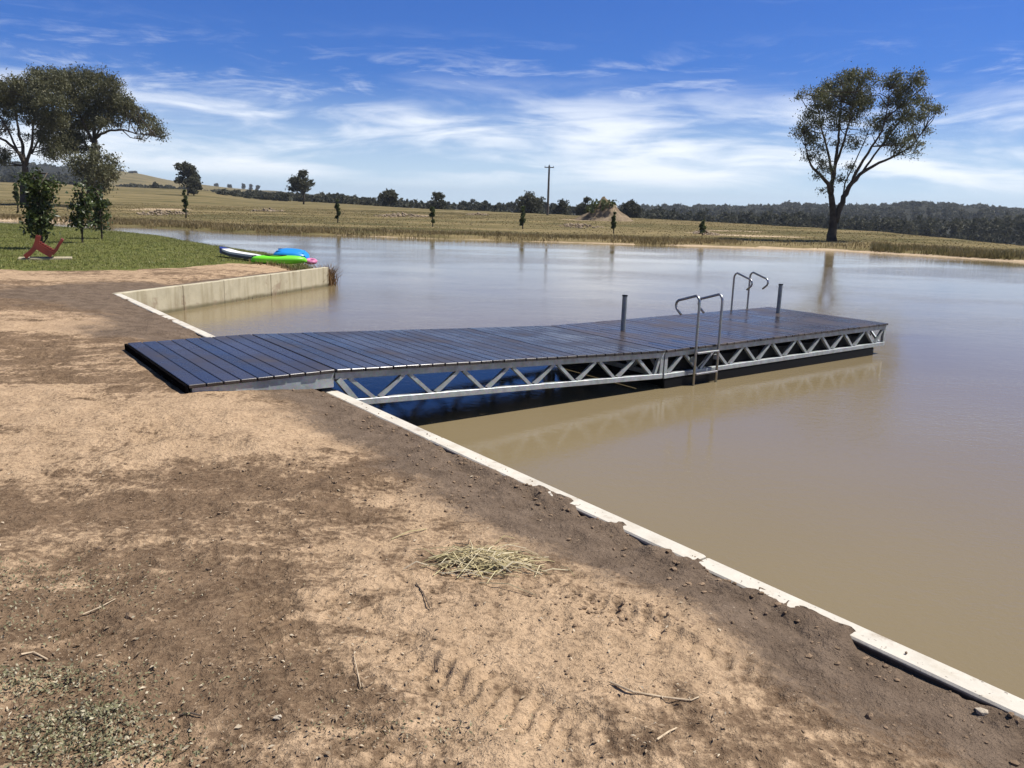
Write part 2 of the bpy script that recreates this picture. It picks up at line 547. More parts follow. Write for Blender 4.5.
# ------------------------------------------------------------------ materials
def mat_ground():
    mt, n, b = material('ground')
    g = n.add('ShaderNodeNewGeometry').outputs['Position']
    dry, damp, lawn, straw, sand, wooded = (n.attr(k) for k in ('dry', 'damp', 'lawn', 'straw', 'sand', 'wooded'))
    n1 = n.noise(g, 0.9, 6, 0.6)
    n2 = n.noise(g, 6.0, 6, 0.62)
    n3 = n.noise(g, 38.0, 5, 0.6)
    n4 = n.noise(g, 160.0, 3, 0.6)
    soil = n.mix(n.maprange(n2, 0.3, 0.7), (0.098, 0.064, 0.040), (0.185, 0.124, 0.077))
    soil = n.mix(n.math('MULTIPLY', n.maprange(n3, 0.35, 0.7), 0.55), soil, (0.27, 0.190, 0.120))
    dryc = n.mix(n.maprange(n2, 0.25, 0.75), (0.36, 0.252, 0.156), (0.49, 0.350, 0.222))
    dryc = n.mix(n.math('MULTIPLY', n.maprange(n3, 0.55, 0.36), 0.45), dryc, (0.19, 0.128, 0.082))
    ns = n.noise(n.mapping(g, (2.2, 15.0, 4.0), rot=(0, 0, 0.10)), 1.0, 6, 0.65, 0.5)
    ns2 = n.noise(n.mapping(g, (16.0, 3.0, 4.0), rot=(0, 0, 0.75)), 1.0, 5, 0.62, 0.5)
    str_ = n.mix(n.maprange(n.noise(g, 0.55, 3, 0.5), 0.42, 0.58), ns, ns2)
    fac = n.math('ADD', dry, n.math('ADD', n.math('MULTIPLY', n.math('SUBTRACT', n2, 0.5), 1.5), n.math('MULTIPLY', n.math('SUBTRACT', n3, 0.5), 1.3)))
    fac = n.math('ADD', fac, n.math('MULTIPLY', n.math('SUBTRACT', str_, 0.5), 2.1))
    fac = n.math('ADD', fac, n.math('MULTIPLY', n.math('SUBTRACT', n.noise(g, 15.0, 4, 0.6), 0.5), 1.6))
    # smeared, scraped crust
    sm1 = n.noise(n.mapping(g, (1.3, 2.6, 1), rot=(0, 0, -0.35)), 1.0, 7, 0.68, 2.6)
    sm2 = n.noise(n.mapping(g, (5.0, 8.0, 1), rot=(0, 0, 0.5)), 1.0, 6, 0.66, 2.2)
    fac = n.math('ADD', fac, n.math('ADD', n.math('MULTIPLY', n.math('SUBTRACT', sm1, 0.5), 2.4), n.math('MULTIPLY', n.math('SUBTRACT', sm2, 0.5), 1.3)))
    c = n.mix(n.maprange(fac, 0.02, 1.06), soil, dryc)
    dampc = n.mix(n.maprange(n2, 0.3, 0.7), (0.115, 0.084, 0.060), (0.175, 0.130, 0.094))
    dfac = n.math('ADD', damp, n.math('MULTIPLY', n.math('SUBTRACT', n3, 0.5), 0.7))
    c = n.mix(n.maprange(dfac, 0.35, 0.7), c, dampc)
    # crumbs and grit
    vor = n.add('ShaderNodeTexVoronoi', {'Vector': g, 'Scale': 46.0})
    grit = n.maprange(vor.outputs['Distance'], 0.20, 0.10)
    pick = n.maprange(n.noise(g, 21.0, 3, 0.5), 0.52, 0.62)
    c = n.mix(n.math('MULTIPLY', n.math('MULTIPLY', grit, pick), 0.55), c, (0.40, 0.32, 0.24))
    c = n.mix(n.math('MULTIPLY', n.maprange(n4, 0.58, 0.72), 0.5), c, (0.055, 0.038, 0.026))
    # lawn
    ng = n.noise(g, 2.2, 5, 0.6)
    gc = n.mix(n.maprange(ng, 0.3, 0.7), (0.085, 0.098, 0.026), (0.160, 0.158, 0.050))
    gc = n.mix(n.math('MULTIPLY', n.maprange(n3, 0.4, 0.7), 0.4), gc, (0.055, 0.075, 0.018))
    lf = n.math('ADD', lawn, n.math('MULTIPLY', n.math('SUBTRACT', n2, 0.5), 0.8))
    c = n.mix(n.maprange(lf, 0.38, 0.66), c, gc)
    # far paddock, dry grass in bands
    gm = n.mapping(g, (0.030, 0.16, 0.1))
    nf = n.noise(gm, 1.0, 6, 0.6)
    nf2 = n.noise(n.mapping(g, (0.35, 0.6, 0.4)), 1.0, 6, 0.65)
    sc = n.mix(n.maprange(nf, 0.40, 0.60), (0.088, 0.079, 0.036), (0.190, 0.150, 0.076))
    sc = n.mix(n.math('MULTIPLY', n.maprange(nf2, 0.46, 0.68), 0.45), sc, (0.25, 0.19, 0.088))
    sc = n.mix(n.math('MULTIPLY', n.maprange(nf2, 0.48, 0.32), 0.5), sc, (0.058, 0.058, 0.020))
    c = n.mix(straw, c, sc)
    sa = n.mix(n.maprange(n2, 0.3, 0.7), (0.37, 0.28, 0.18), (0.50, 0.385, 0.26))
    c = n.mix(n.maprange(n.math('ADD', sand, n.math('MULTIPLY', n.math('SUBTRACT', nf2, 0.5), 0.8)), 0.4, 0.65), c, sa)
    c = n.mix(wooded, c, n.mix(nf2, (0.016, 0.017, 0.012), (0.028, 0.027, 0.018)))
    n.l.new(c, b.inputs['Base Color'])
    b.inputs['Roughness'].default_value = 0.95
    b.inputs['Specular IOR Level'].default_value = 0.03
    bm = n.bump(n2, 0.8, 0.05)
    bm = n.bump(n3, 1.0, 0.02, bm)
    bm = n.bump(n4, 0.8, 0.006, bm)
    n.l.new(bm, b.inputs['Normal'])
    return mt


def mat_water():
    mt, n, b = material('muddy_water')
    g = n.add('ShaderNodeNewGeometry').outputs['Position']
    nz = n.noise(n.mapping(g, (0.12, 0.12, 0.1)), 1.0, 3)
    c = n.mix(n.maprange(nz, 0.3, 0.7), (0.182, 0.142, 0.078), (0.202, 0.160, 0.092))
    n.l.new(c, b.inputs['Base Color'])
    b.inputs['Roughness'].default_value = 0.03
    b.inputs['IOR'].default_value = 1.333
    b.inputs['Specular IOR Level'].default_value = 0.5
    w1 = n.noise(n.mapping(g, (2.2, 3.6, 1), rot=(0, 0, 0.5)), 1.0, 3, 0.5)
    w2 = n.noise(n.mapping(g, (9.0, 13.0, 1), rot=(0, 0, -0.3)), 1.0, 3, 0.55)
    w3 = n.noise(n.mapping(g, (30.0, 40.0, 1), rot=(0, 0, 0.2)), 1.0, 2, 0.5)
    gust = n.maprange(n.noise(n.mapping(g, (0.10, 0.22, 0.1), rot=(0, 0, 0.3)), 1.0, 4), 0.35, 0.68, 0.25, 1.0)
    h = n.math('ADD', n.math('MULTIPLY', w1, 0.0030), n.math('MULTIPLY', w2, 0.0036))
    h = n.math('ADD', h, n.math('MULTIPLY', w3, 0.0022))
    h = n.math('MULTIPLY', h, gust)
    n.l.new(n.bump(h, 1.0, 1.0), b.inputs['Normal'])
    return mt


def mat_concrete(name, base, stain, dark_low=False):
    mt, n, b = material(name)
    g = n.add('ShaderNodeNewGeometry').outputs['Position']
    n1 = n.noise(g, 3.0, 6, 0.65)
    n2 = n.noise(g, 45.0, 4, 0.6)
    z = n.add('ShaderNodeSeparateXYZ', {0: g}).outputs[2]
    streak = n.noise(n.mapping(g, (7, 7, 0.7)), 1.0, 5, 0.6)
    c = n.mix(n.maprange(n1, 0.3, 0.75), base, tuple(k * 0.80 for k in base))
    c = n.mix(n.math('MULTIPLY', n.maprange(streak, 0.46, 0.72), 0.55), c, stain)
    tide = n.maprange(n.math('ADD', z, n.math('MULTIPLY', n.math('SUBTRACT', n1, 0.5), 0.10)), -0.36, -0.44)
    c = n.mix(n.math('MULTIPLY', tide, 0.8), c, (0.10, 0.085, 0.04))
    dirt = n.maprange(n.noise(g, 2.1, 6, 0.7), 0.56, 0.66)
    c = n.mix(n.math('MULTIPLY', dirt, 0.65), c, (0.24, 0.175, 0.12))
    if dark_low:                        # faces turn near black just below the top
        low_mask = n.maprange(n.math('ADD', z, n.math('MULTIPLY', n.math('SUBTRACT', n1, 0.5), 0.03)), -0.008, -0.026)
        c = n.mix(n.math('MULTIPLY', low_mask, 0.95), c, (0.030, 0.022, 0.017))
    specks = n.maprange(n.noise(g, 60.0, 2, 0.5), 0.68, 0.73)
    c = n.mix(n.math('MULTIPLY', specks, 0.7), c, (0.09, 0.065, 0.05))
    n.l.new(c, b.inputs['Base Color'])
    b.inputs['Roughness'].default_value = 0.88
    b.inputs['Specular IOR Level'].default_value = 0.25
    n.l.new(n.bump(n2, 0.4, 0.004, n.bump(n1, 0.3, 0.01)), b.inputs['Normal'])
    return mt


def mat_deck(name, worn):
    mt, n, b = material(name)
    tcn = n.add('ShaderNodeTexCoord').outputs['Object']
    grain = n.noise(n.mapping(tcn, (90, 3.0, 1)), 1.0, 4, 0.6)
    dust = n.noise(n.mapping(tcn, (1.3, 1.1, 1)), 1.0, 6, 0.62)
    per = n.add('ShaderNodeTexWhiteNoise', {'W': n.math('FLOOR', n.math('DIVIDE', n.add('ShaderNodeSeparateXYZ', {0: tcn}).outputs[0], 0.1385))}, noise_dimensions='1D').outputs[0]
    c = n.mix(per, (0.022, 0.019, 0.019), (0.044, 0.036, 0.034))
    c = n.mix(n.math('MULTIPLY', n.maprange(dust, 0.52 - worn, 0.80 - worn), 0.5), c, (0.12, 0.092, 0.073))
    n.l.new(c, b.inputs['Base Color'])
    b.inputs['Specular IOR Level'].default_value = 0.5
    n.l.new(n.math('ADD', n.maprange(dust, 0.35, 0.75, 0.17, 0.42), n.math('MULTIPLY', per, 0.07)), b.inputs['Roughness'])
    n.l.new(n.bump(grain, 0.18, 0.003), b.inputs['Normal'])
    return mt


def mat_metal(name, col, metallic, rough, mottle=0.25):
    mt, n, b = material(name)
    g = n.add('ShaderNodeTexCoord').outputs['Object']
    n1 = n.noise(g, 9.0, 5, 0.6)
    vor = n.add('ShaderNodeTexVoronoi', {'Vector': g, 'Scale': 60.0}).outputs['Color']
    c = n.mix(n.maprange(n1, 0.3, 0.75), col, tuple(k * (1 - mottle) for k in col))
    c = n.mix(0.10, c, vor, 'OVERLAY')
    n.l.new(c, b.inputs['Base Color'])
    b.inputs['Metallic'].default_value = metallic
    n.l.new(n.maprange(n1, 0.3, 0.7, rough - 0.06, rough + 0.08), b.inputs['Roughness'])
    return mt


def mat_plain(name, col, rough=0.6, col2=None, scale=4.0, spec=0.4, bump=0.0):
    mt, n, b = material(name)
    g = n.add('ShaderNodeTexCoord').outputs['Object']
    n1 = n.noise(g, scale, 5, 0.6)
    c = n.mix(n.maprange(n1, 0.3, 0.7), col, col2 or tuple(k * 0.78 for k in col))
    n.l.new(c, b.inputs['Base Color'])
    b.inputs['Roughness'].default_value = rough
    b.inputs['Specular IOR Level'].default_value = spec
    if bump:
        n.l.new(n.bump(n.noise(g, scale * 4, 5, 0.6), bump, 0.03), b.inputs['Normal'])
    return mt


def mat_leaf(name, a, bcol, cc, scale=0.6, trans=0.25, rough=0.55):
    mt, n, b = material(name)
    g = n.add('ShaderNodeNewGeometry').outputs
    n1 = n.noise(g['Position'], scale, 3, 0.6)
    wn = n.add('ShaderNodeMath', operation='FRACT')
    n.l.new(n.math('MULTIPLY', g['Random Per Island'], 7.31), wn.inputs[0])
    c = n.mix(n.maprange(n1, 0.35, 0.65), a, bcol)
    c = n.mix(n.maprange(wn.outputs[0], 0.6, 1.0), c, cc)
    n.l.new(c, b.inputs['Base Color'])
    b.inputs['Roughness'].default_value = rough
    b.inputs['Specular IOR Level'].default_value = 0.35
    if trans > 0:
        tr = n.add('ShaderNodeBsdfTranslucent', {'Color': c})
        mx = n.add('ShaderNodeMixShader', {0: trans, 1: b.outputs[0], 2: tr.outputs[0]})
        n.l.new(mx.outputs[0], n.n['Material Output'].inputs['Surface'])
    return mt


M = dict(
    ground=mat_ground(), water=mat_water(),
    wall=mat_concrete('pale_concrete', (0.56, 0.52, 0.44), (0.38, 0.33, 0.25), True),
    panel=mat_concrete('weathered_concrete', (0.46, 0.41, 0.29), (0.22, 0.18, 0.10)),
    deck=mat_deck('dark_composite_board', 0.03), deckworn=mat_deck('worn_composite_board', 0.16),
    galv=mat_metal('galvanised_steel', (0.42, 0.45, 0.455), 0.35, 0.48, 0.35),
    steel=mat_metal('stainless_tube', (0.36, 0.36, 0.36), 0.85, 0.34, 0.15),
    post=mat_metal('dull_post_steel', (0.26, 0.28, 0.29), 0.5, 0.5),
    black=mat_plain('black_plastic', (0.006, 0.006, 0.0065), 0.5, spec=0.15),
    edge=mat_plain('black_edge_board', (0.005, 0.0045, 0.005), 0.7, spec=0.0),
    bark=mat_plain('gum_bark', (0.095, 0.077, 0.060), 0.9, (0.042, 0.034, 0.027), 2.0, 0.15, 0.6),
    palebark=mat_plain('grey_bark', (0.16, 0.14, 0.115), 0.9, (0.07, 0.06, 0.05), 1.4, 0.15, 0.6),
    gum=mat_leaf('gum_leaf', (0.080, 0.091, 0.042), (0.125, 0.132, 0.062), (0.18, 0.175, 0.09), 0.5, 0.32),
    gumdark=mat_leaf('dull_gum_leaf', (0.070, 0.074, 0.034), (0.106, 0.106, 0.050), (0.15, 0.142, 0.07), 0.35, 0.32),
    shrub=mat_leaf('glossy_leaf', (0.032, 0.046, 0.014), (0.050, 0.068, 0.018), (0.12, 0.15, 0.05), 1.5, 0.2, 0.35),
    wood=mat_leaf('far_wood', (0.040, 0.044, 0.026), (0.066, 0.066, 0.037), (0.085, 0.080, 0.048), 0.03, 0.3, 0.8),
    sapling=mat_leaf('sapling_leaf', (0.055, 0.078, 0.026), (0.085, 0.108, 0.036), (0.12, 0.14, 0.055), 1.0, 0.35),
    lawn=mat_leaf('lawn_blade', (0.105, 0.125, 0.030), (0.175, 0.178, 0.052), (0.26, 0.23, 0.09), 0.9, 0.3),
    reed=mat_leaf('reed_blade', (0.15, 0.115, 0.046), (0.24, 0.18, 0.082), (0.34, 0.26, 0.13), 0.35, 0.3),
    deadreed=mat_leaf('dead_reed', (0.15, 0.085, 0.035), (0.23, 0.14, 0.06), (0.32, 0.21, 0.10), 2.0, 0.2),
    reedgreen=mat_leaf('green_reed_blade', (0.105, 0.100, 0.036), (0.17, 0.14, 0.058), (0.27, 0.21, 0.10), 0.3, 0.35),
    straw=mat_leaf('cut_straw', (0.40, 0.34, 0.17), (0.47, 0.39, 0.22), (0.60, 0.52, 0.36), 6.0, 0.0),
    weed=mat_leaf('weed_leaf', (0.15, 0.15, 0.075), (0.26, 0.24, 0.14), (0.46, 0.41, 0.29), 5.0, 0.15, 0.8),
    litter=mat_leaf('leaf_litter', (0.17, 0.12, 0.075), (0.27, 0.20, 0.13), (0.52, 0.44, 0.32), 9.0, 0.0, 0.9),
    clod=mat_plain('soil_clod', (0.16, 0.112, 0.072), 0.95, (0.27, 0.19, 0.125), 8.0, 0.1, 0.5),
    stone=mat_plain('pale_stone', (0.46, 0.40, 0.31), 0.9, (0.30, 0.25, 0.19), 20.0, 0.2, 0.4),
    rubble=mat_plain('rubble', (0.31, 0.245, 0.175), 0.95, (0.18, 0.14, 0.095), 1.2, 0.1, 0.5),
    mound=mat_plain('mound_earth', (0.13, 0.098, 0.066), 0.95, (0.26, 0.20, 0.13), 1.6, 0.1, 0.9),
    twig=mat_plain('dry_twig', (0.56, 0.45, 0.31), 0.9, (0.38, 0.29, 0.19), 30.0, 0.1),
    twigdark=mat_plain('dark_twig', (0.07, 0.05, 0.036), 0.9, (0.12, 0.09, 0.065), 30.0),
    green=mat_plain('lime_plastic', (0.17, 0.66, 0.03), 0.38, (0.15, 0.60, 0.025), 2.0),
    blue=mat_plain('blue_plastic', (0.020, 0.24, 0.62), 0.35, (0.018, 0.21, 0.56), 2.0),
    navy=mat_plain('navy_foam', (0.015, 0.035, 0.21), 0.5),
    white=mat_plain('white_foam', (0.74, 0.74, 0.73), 0.5, (0.66, 0.66, 0.65)),
    grey=mat_plain('dark_grey_foam', (0.075, 0.075, 0.085), 0.6),
    pink=mat_plain('pink_plastic', (0.62, 0.20, 0.36), 0.45),
    red=mat_plain('red_timber', (0.20, 0.032, 0.020), 0.5, (0.12, 0.022, 0.015), 3.0),
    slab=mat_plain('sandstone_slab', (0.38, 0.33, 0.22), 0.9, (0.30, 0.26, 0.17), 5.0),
    pole=mat_plain('weathered_pole', (0.12, 0.105, 0.09), 0.9, (0.07, 0.06, 0.05), 3.0),
    line=mat_plain('line_wire', (0.03, 0.03, 0.03), 0.6),
)

# ------------------------------------------------------------------ ground: one sheet out to the horizon
def build_ground():
    a_f = np.arange(-44, 44.001, 0.25)
    a_l = np.arange(47, 313.1, 4.0)
    ang = np.radians(np.concatenate([a_f, a_l]))
    rs = [0.35, 0.8, 1.2]
    rr = 1.45
    while rr < 26:
        rs.append(rr)
        rr *= 1.0062
    while rr < 130:
        rs.append(rr)
        rr *= 1.016
    while rr < 4200:
        rs.append(rr)
        rr *= 1.05
    rs = np.array(rs)
    A, Rr = np.meshgrid(ang, rs)
    x = (Rr * np.sin(A)).ravel()
    y = (Rr * np.cos(A)).ravel()
    P = np.stack([x, y], 1)
    na, nr = len(ang), len(rs)
    dr = np.gradient(rs)
    dang = np.minimum(np.abs(np.diff(ang, append=ang[0] + 2 * math.pi)), 0.08)
    cell = (np.maximum(Rr * dang[None, :], dr[:, None]) * 0.74).ravel()
    # snap the nearest vertices onto the wall lines so that the drop happens inside the wall
    for a, b in ((WEND, CORNER), (CORNER, FEND)):
        e = (b - a) / np.hypot(*(b - a))
        nn = np.array([-e[1], e[0]])
        t = (P - a) @ e
        d = (P - a) @ nn
        hit = (np.abs(d) < cell) & (t > 0) & (t < np.hypot(*(b - a)))
        P[hit] -= d[hit, None] * nn
    z, k = land(P)
    on = k['dn1'] < 1e-6
    if on.any():
        # height of the land side on the line itself
        Q = P[on].copy()
        t1 = seg_dist(Q, [WEND, CORNER]) < 1e-6
        Q = Q - np.where(t1[:, None], WN * 0.03, np.array([FDIR[1], -FDIR[0]]) * 0.03)
        z[on] = land(Q)[0] 
    V = np.stack([P[:, 0], P[:, 1], z], 1)
    V = np.vstack([V, [[0, 0, zland(0, 0)]]])
    i = np.arange(nr - 1)[:, None] * na
    j = np.arange(na)[None, :]
    j2 = (j + 1) % na
    Fq = np.stack([i + j, i + j2, i + na + j2, i + na + j], -1).reshape(-1, 4)
    Fq = Fq[:, ::-1]
    o = mesh_np('ground', V, Fq, M['ground'], smooth=True)
    me = o.data
    import bmesh
    bm = bmesh.new()
    bm.from_mesh(me)
    bm.verts.ensure_lookup_table()
    cv = bm.verts[len(V) - 1]
    for q in range(na):
        bm.faces.new((cv, bm.verts[(q + 1) % na], bm.verts[q])).smooth = True
    bm.to_mesh(me)
    bm.free()
    # masks
    x, y = P[:, 0], P[:, 1]
    dn1, dn2, df, near, u, r = k['dn1'], k['dn2'], k['df'], k['near'], k['u'], k['r']
    dwall = seg_dist(P, [WEND, CORNER])
    # streaks follow the way the machine dragged the soil
    gx, gy = x + 0.5 * (fbm(x * 0.6, y * 0.6, 3, 24) - 0.5), y + 0.7 * (fbm(x * 0.5, y * 0.5, 3, 25) - 0.5)
    wob = fbm(gx * 1.1, gy * 1.6, 5, 21, 0.6) - 0.5
    wob2 = fbm(gx * 0.45, gy * 1.6, 5, 22, 0.6) - 0.5
    wob3 = fbm(gx * 1.3 + gy * 0.9, gy * 6.0 - gx * 1.5, 4, 26, 0.6) - 0.5
    dry = 0.36 + 1.9 * wob2 + 1.3 * wob + 1.2 * wob3
    x0_, y0_ = x, y
    x = x + 0.9 * (fbm(x * 1.2, y * 1.2, 4, 27) - 0.5)
    y = y + 0.9 * (fbm(x * 1.0, y * 1.6, 4, 28) - 0.5) * np.clip(y / 4, 0.5, 1.5)
    for (px, py, rx, ry, amp) in ((60, 460, 3.4, 0.8, .55), (200, 430, 2.4, .75, .45), (60, 410, 3.0, .9, .35), (330, 615, .36, .42, .75), (420, 560, .7, .4, .45),
                                  (430, 640, .8, .42, .5), (560, 700, .5, .3, .75), (560, 590, .6, .28, .5), (20, 325, 1.9, .7, .9),
                                  (40, 278, 3.0, .9, .6), (250, 268, 2.4, 1.2, .7), (650, 650, .45, .2, .4), (690, 600, .3, .25, .2), (330, 440, 1.2, .5, .2),
                                  (120, 545, .35, .15, .35), (700, 740, .25, .2, .4), (340, 700, .6, .3, .35)):
        g = ground_at(px, py)
        dry = dry + amp * np.exp(-(((x - g[0]) / rx) ** 2 + ((y - g[1]) / ry) ** 2))
    for (px, py, rx, ry, amp) in ((130, 512, 1.0, .30, .75), (60, 620, 1.2, .7, .45), (180, 650, .9, .4, .5), (70, 300, 2.2, 1.1, .55), (90, 340, 2.2, .4, .6), (190, 315, 1.5, 1.2, .7),
                                  (250, 480, .9, .3, .45), (420, 470, .7, .45, .55), (510, 730, .5, .12, .5), (120, 700, .8, .3, .45), (250, 590, .5, .35, .4),
                                  (470, 690, .35, .22, .35), (640, 560, .3, .3, .4), (270, 740, .4, .15, .5), (620, 740, .35, .15, .4), (40, 385, 3., .22, .5)):
        g = ground_at(px, py)
        dry = dry - amp * np.exp(-(((x - g[0]) / rx) ** 2 + ((y - g[1]) / ry) ** 2))
    for line, ww, am in PATHS:
        pdist = seg_dist(np.stack([x, y], 1) * 0.5 + P * 0.5, line)
        dry = dry + am * np.exp(-(pdist / ww) ** 2) * (0.4 + 1.2 * fbm(x * 2.5, y * 2.5, 3, 51))
    dry = dry + 30.0 * k['rut'] + 0.12  # tread crests lightened and grooves darkened in colour to strengthen their relief shading
    x, y = x0_, y0_
    strip = 0.80 + 0.9 * wob - (dwall - 0.15) / np.interp((P - CORNER) @ WDIR, [0, 4, 7, 9, 11, 12.5, 14], [2.6, 1.6, 1.35, 0.95, 0.85, 0.75, 0.9])
    damp = np.clip(strip + 0.25, 0, 1) * near
    damp = np.maximum(damp, 0.75 * near * sstep(0.5, 0.1, dn1) )
    # lawn
    B = [ground_at(px, py, 0.0)[:2] for px, py in ((-80, 271), (0, 272), (60, 272), (130, 272.5), (185, 269), (232, 264.5), (285, 263.5), (318, 268))]
    B = [np.array([-80.0, 14.0])] + B
    xs = np.array([p[0] for p in B])
    ys = np.array([p[1] for p in B])
    yb = np.interp(x, xs, ys)
    lawn = sstep(-0.45, 0.45, (y - yb) + 1.1 * (fbm(x * 1.3, y * 1.3, 4, 23) - 0.5)) * near
    lawn = np.where(dn2 < 0.5, lawn * 0.6, lawn)
    straw = np.where(near, 0, 1.0)
    lowbank = np.where(near, 0, sstep(1.1, 0.3, df) * sstep(560, 800, u) + np.where(u < 330, 0.3, 0.7) * sstep(1.0, 0.2, df))
    sand = lowbank
    for (px, py, rx, ry, amp) in ((30, 216, 7.5, 3.5, .8), (165, 211, 3.5, 6, .8), (410, 217, 4.5, 8, .75), (460, 213, 3, 10, .5), (590, 222, 5, 7, .7), (560, 214, 6, 14, .5), (735, 232, 4.5, 2.2, .6),
                                  (770, 236, 4.5, 1.2, .8), (700, 233, 3, 3.0, .5), (860, 249, 3, 1.2, .55), (270, 206, 4, 10, .5), (120, 212, 6, 5, .35), (340, 222, 6, 3, .4), (640, 226, 5, 3, .35)):
        g = ground_at(px, py, -0.1)
        sand = sand + amp * np.exp(-(((x - g[0]) / rx) ** 2 + ((y - g[1]) / ry) ** 2)) * (~near)
    sand = sand * (~near)
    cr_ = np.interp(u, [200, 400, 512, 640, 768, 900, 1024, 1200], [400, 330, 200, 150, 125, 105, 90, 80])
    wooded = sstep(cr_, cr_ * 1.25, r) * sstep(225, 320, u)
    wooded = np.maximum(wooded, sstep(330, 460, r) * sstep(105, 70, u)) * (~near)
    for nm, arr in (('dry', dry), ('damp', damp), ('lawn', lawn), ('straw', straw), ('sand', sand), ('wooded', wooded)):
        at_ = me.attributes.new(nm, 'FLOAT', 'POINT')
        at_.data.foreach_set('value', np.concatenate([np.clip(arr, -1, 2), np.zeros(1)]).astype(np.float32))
    tag(o, kind='structure')
    return yb


build_ground()

# water: one sheet within the shores (its rim lies under the banks)
def build_water():
    pts = [p.copy() for p in POLY]
    # push the rim outward a little below the bank, except at the walls
    ctr = np.array([5.0, 30.0])
    out = []
    nN = 2
    for i, p in enumerate(pts):
        if i == 0:
            out.append(p)
        elif i == 1:
            out.append(p)
        elif i == 2:
            out.append(p)
        else:
            a, b = pts[i - 1], pts[(i + 1) % len(pts)]
            t = (b - a) / np.hypot(*(b - a))
            out.append(p + np.array([-t[1], t[0]]) * 2.2)
    mb = MB()
    # orientation: make it face up
    area = 0.5 * sum(out[i][0] * out[(i + 1) % len(out)][1] - out[(i + 1) % len(out)][0] * out[i][1] for i in range(len(out)))
    idx = list(range(len(out)))
    if area < 0:
        idx.reverse()
        out2 = [out[i] for i in idx]
    else:
        out2 = out
    mb.poly([(p[0], p[1], ZW) for p in out2], [tuple(range(len(out2)))])
    o = mb.build('water', M['water'])
    tag(o, kind='structure')


build_water()

# ------------------------------------------------------------------ concrete walls
def wall(name, a, b, joints, th, zb, mat, label, jog=0.003, trim=(0.0, 0.0)):
    a, b = np.array(a), np.array(b)
    e = (b - a) / np.hypot(*(b - a))
    t = empty(name, (a[0], a[1], 0), (0, 0, math.atan2(e[1], e[0])), label, 'wall', 'concrete panel walls round the pond')
    L = np.hypot(*(b - a))
    ss = [trim[0]] + list(joints) + [L - trim[1]]
    for i in range(len(ss) - 1):
        mb = MB()
        o1 = random.uniform(-jog, jog)
        dz = random.uniform(-0.006, 0.003)
        mb.box(ss[i] + 0.004, ss[i + 1] - 0.004, -th / 2 + o1, th / 2 + o1, zb, dz, 0.008)
        mb.build('panel', mat, t)
    return t


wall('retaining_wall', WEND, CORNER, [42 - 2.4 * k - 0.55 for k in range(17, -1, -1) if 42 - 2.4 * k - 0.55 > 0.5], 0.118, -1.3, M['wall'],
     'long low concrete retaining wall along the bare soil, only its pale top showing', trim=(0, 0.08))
wall('pond_wall', CORNER, FEND, [1.55, 2.75, 4.35, 5.55], 0.13, -1.3, M['panel'],
     'stained concrete panel wall facing the water, below the kayaks', trim=(-0.05, 0.0))

# ------------------------------------------------------------------ the dock
BOARD = 0.1385


def boards(mb, L, w0, w1, ztop, th=0.028):
    n = int(round(L / BOARD))
    p = L / n
    for i in range(n):
        dz = random.uniform(-0.0012, 0.0012)
        e0, e1 = random.uniform(-0.004, 0.004), random.uniform(-0.004, 0.004)
        mb.box(i * p + 0.0045, (i + 1) * p - 0.0045, w0 + e0, w1 + e1, ztop - th + dz, ztop + dz, 0.0035)


def truss(root, L, wy, zt, zb, bottoms, name='side_truss', end0=True, end1=True, first=None):
    """one galvanised side truss; children: chords, posts, braces"""
    t = MB().box(0.0, L, wy - 0.025, wy + 0.025, zt - 0.062, zt, 0.004).build(name, M['galv'], root)
    b0 = 0.0 if first is None else first
    MB().box(b0, L, wy - 0.028, wy + 0.028, zb, zb + 0.058, 0.004).build('bottom_chord', M['galv'], t)
    if end0:
        MB().box(0.002, 0.052, wy - 0.022, wy + 0.022, zb + 0.058, zt - 0.062).build('end_post', M['galv'], t)
    if end1:
        MB().box(L - 0.052, L - 0.002, wy - 0.022, wy + 0.022, zb + 0.058, zt - 0.062).build('end_post', M['galv'], t)
    za, zc = zb + 0.056, zt - 0.060
    for (s0, s1, up) in bottoms:
        a = (s0, wy, za if up else zc)
        b = (s1, wy, zc if up else za)
        MB().bar(a, b, 0.034, 0.040, (0, 1, 0)).build('brace', M['galv'], t)
    # gusset flats at the feet
    return t


def zigzag(s_start, s_end, n, g=0.03):
    """n bays, each down-up"""
    out = []
    p = (s_end - s_start) / n
    for i in range(n):
        s = s_start + i * p
        out.append((s + g, s + p / 2 - g, True))
        out.append((s + p / 2 + g, s + p - g, False))
    return out


def dockloc(s, wv, z):
    p = DO + DU * s + DV * wv
    return (p[0], p[1], z)


# shore landing
landing = empty('shore_landing', dockloc(0, 0, DZL), (0, 0, DA), 'short dark board landing resting on the soil bank above the wall', 'landing')
mb = MB()
boards(mb, S1 - 0.012, -0.02, DW + 0.02, 0.0)
mb.build('deck', M['deck'], landing)
MB().box(-0.026, -0.002, -0.018, DW + 0.018, -0.066, -0.004, 0.003).build('end_fascia', M['edge'], landing)
for wy in (0.03, DW - 0.03):
    MB().box(0.03, S1 - 0.02, wy - 0.03, wy + 0.03, -0.16, -0.030, 0.004).build('side_beam', M['galv'], landing)
MB().box(S1 - 0.10, S1 - 0.03, 0.07, DW - 0.07, -0.17, -0.032, 0.004).build('hinge_beam', M['galv'], landing)

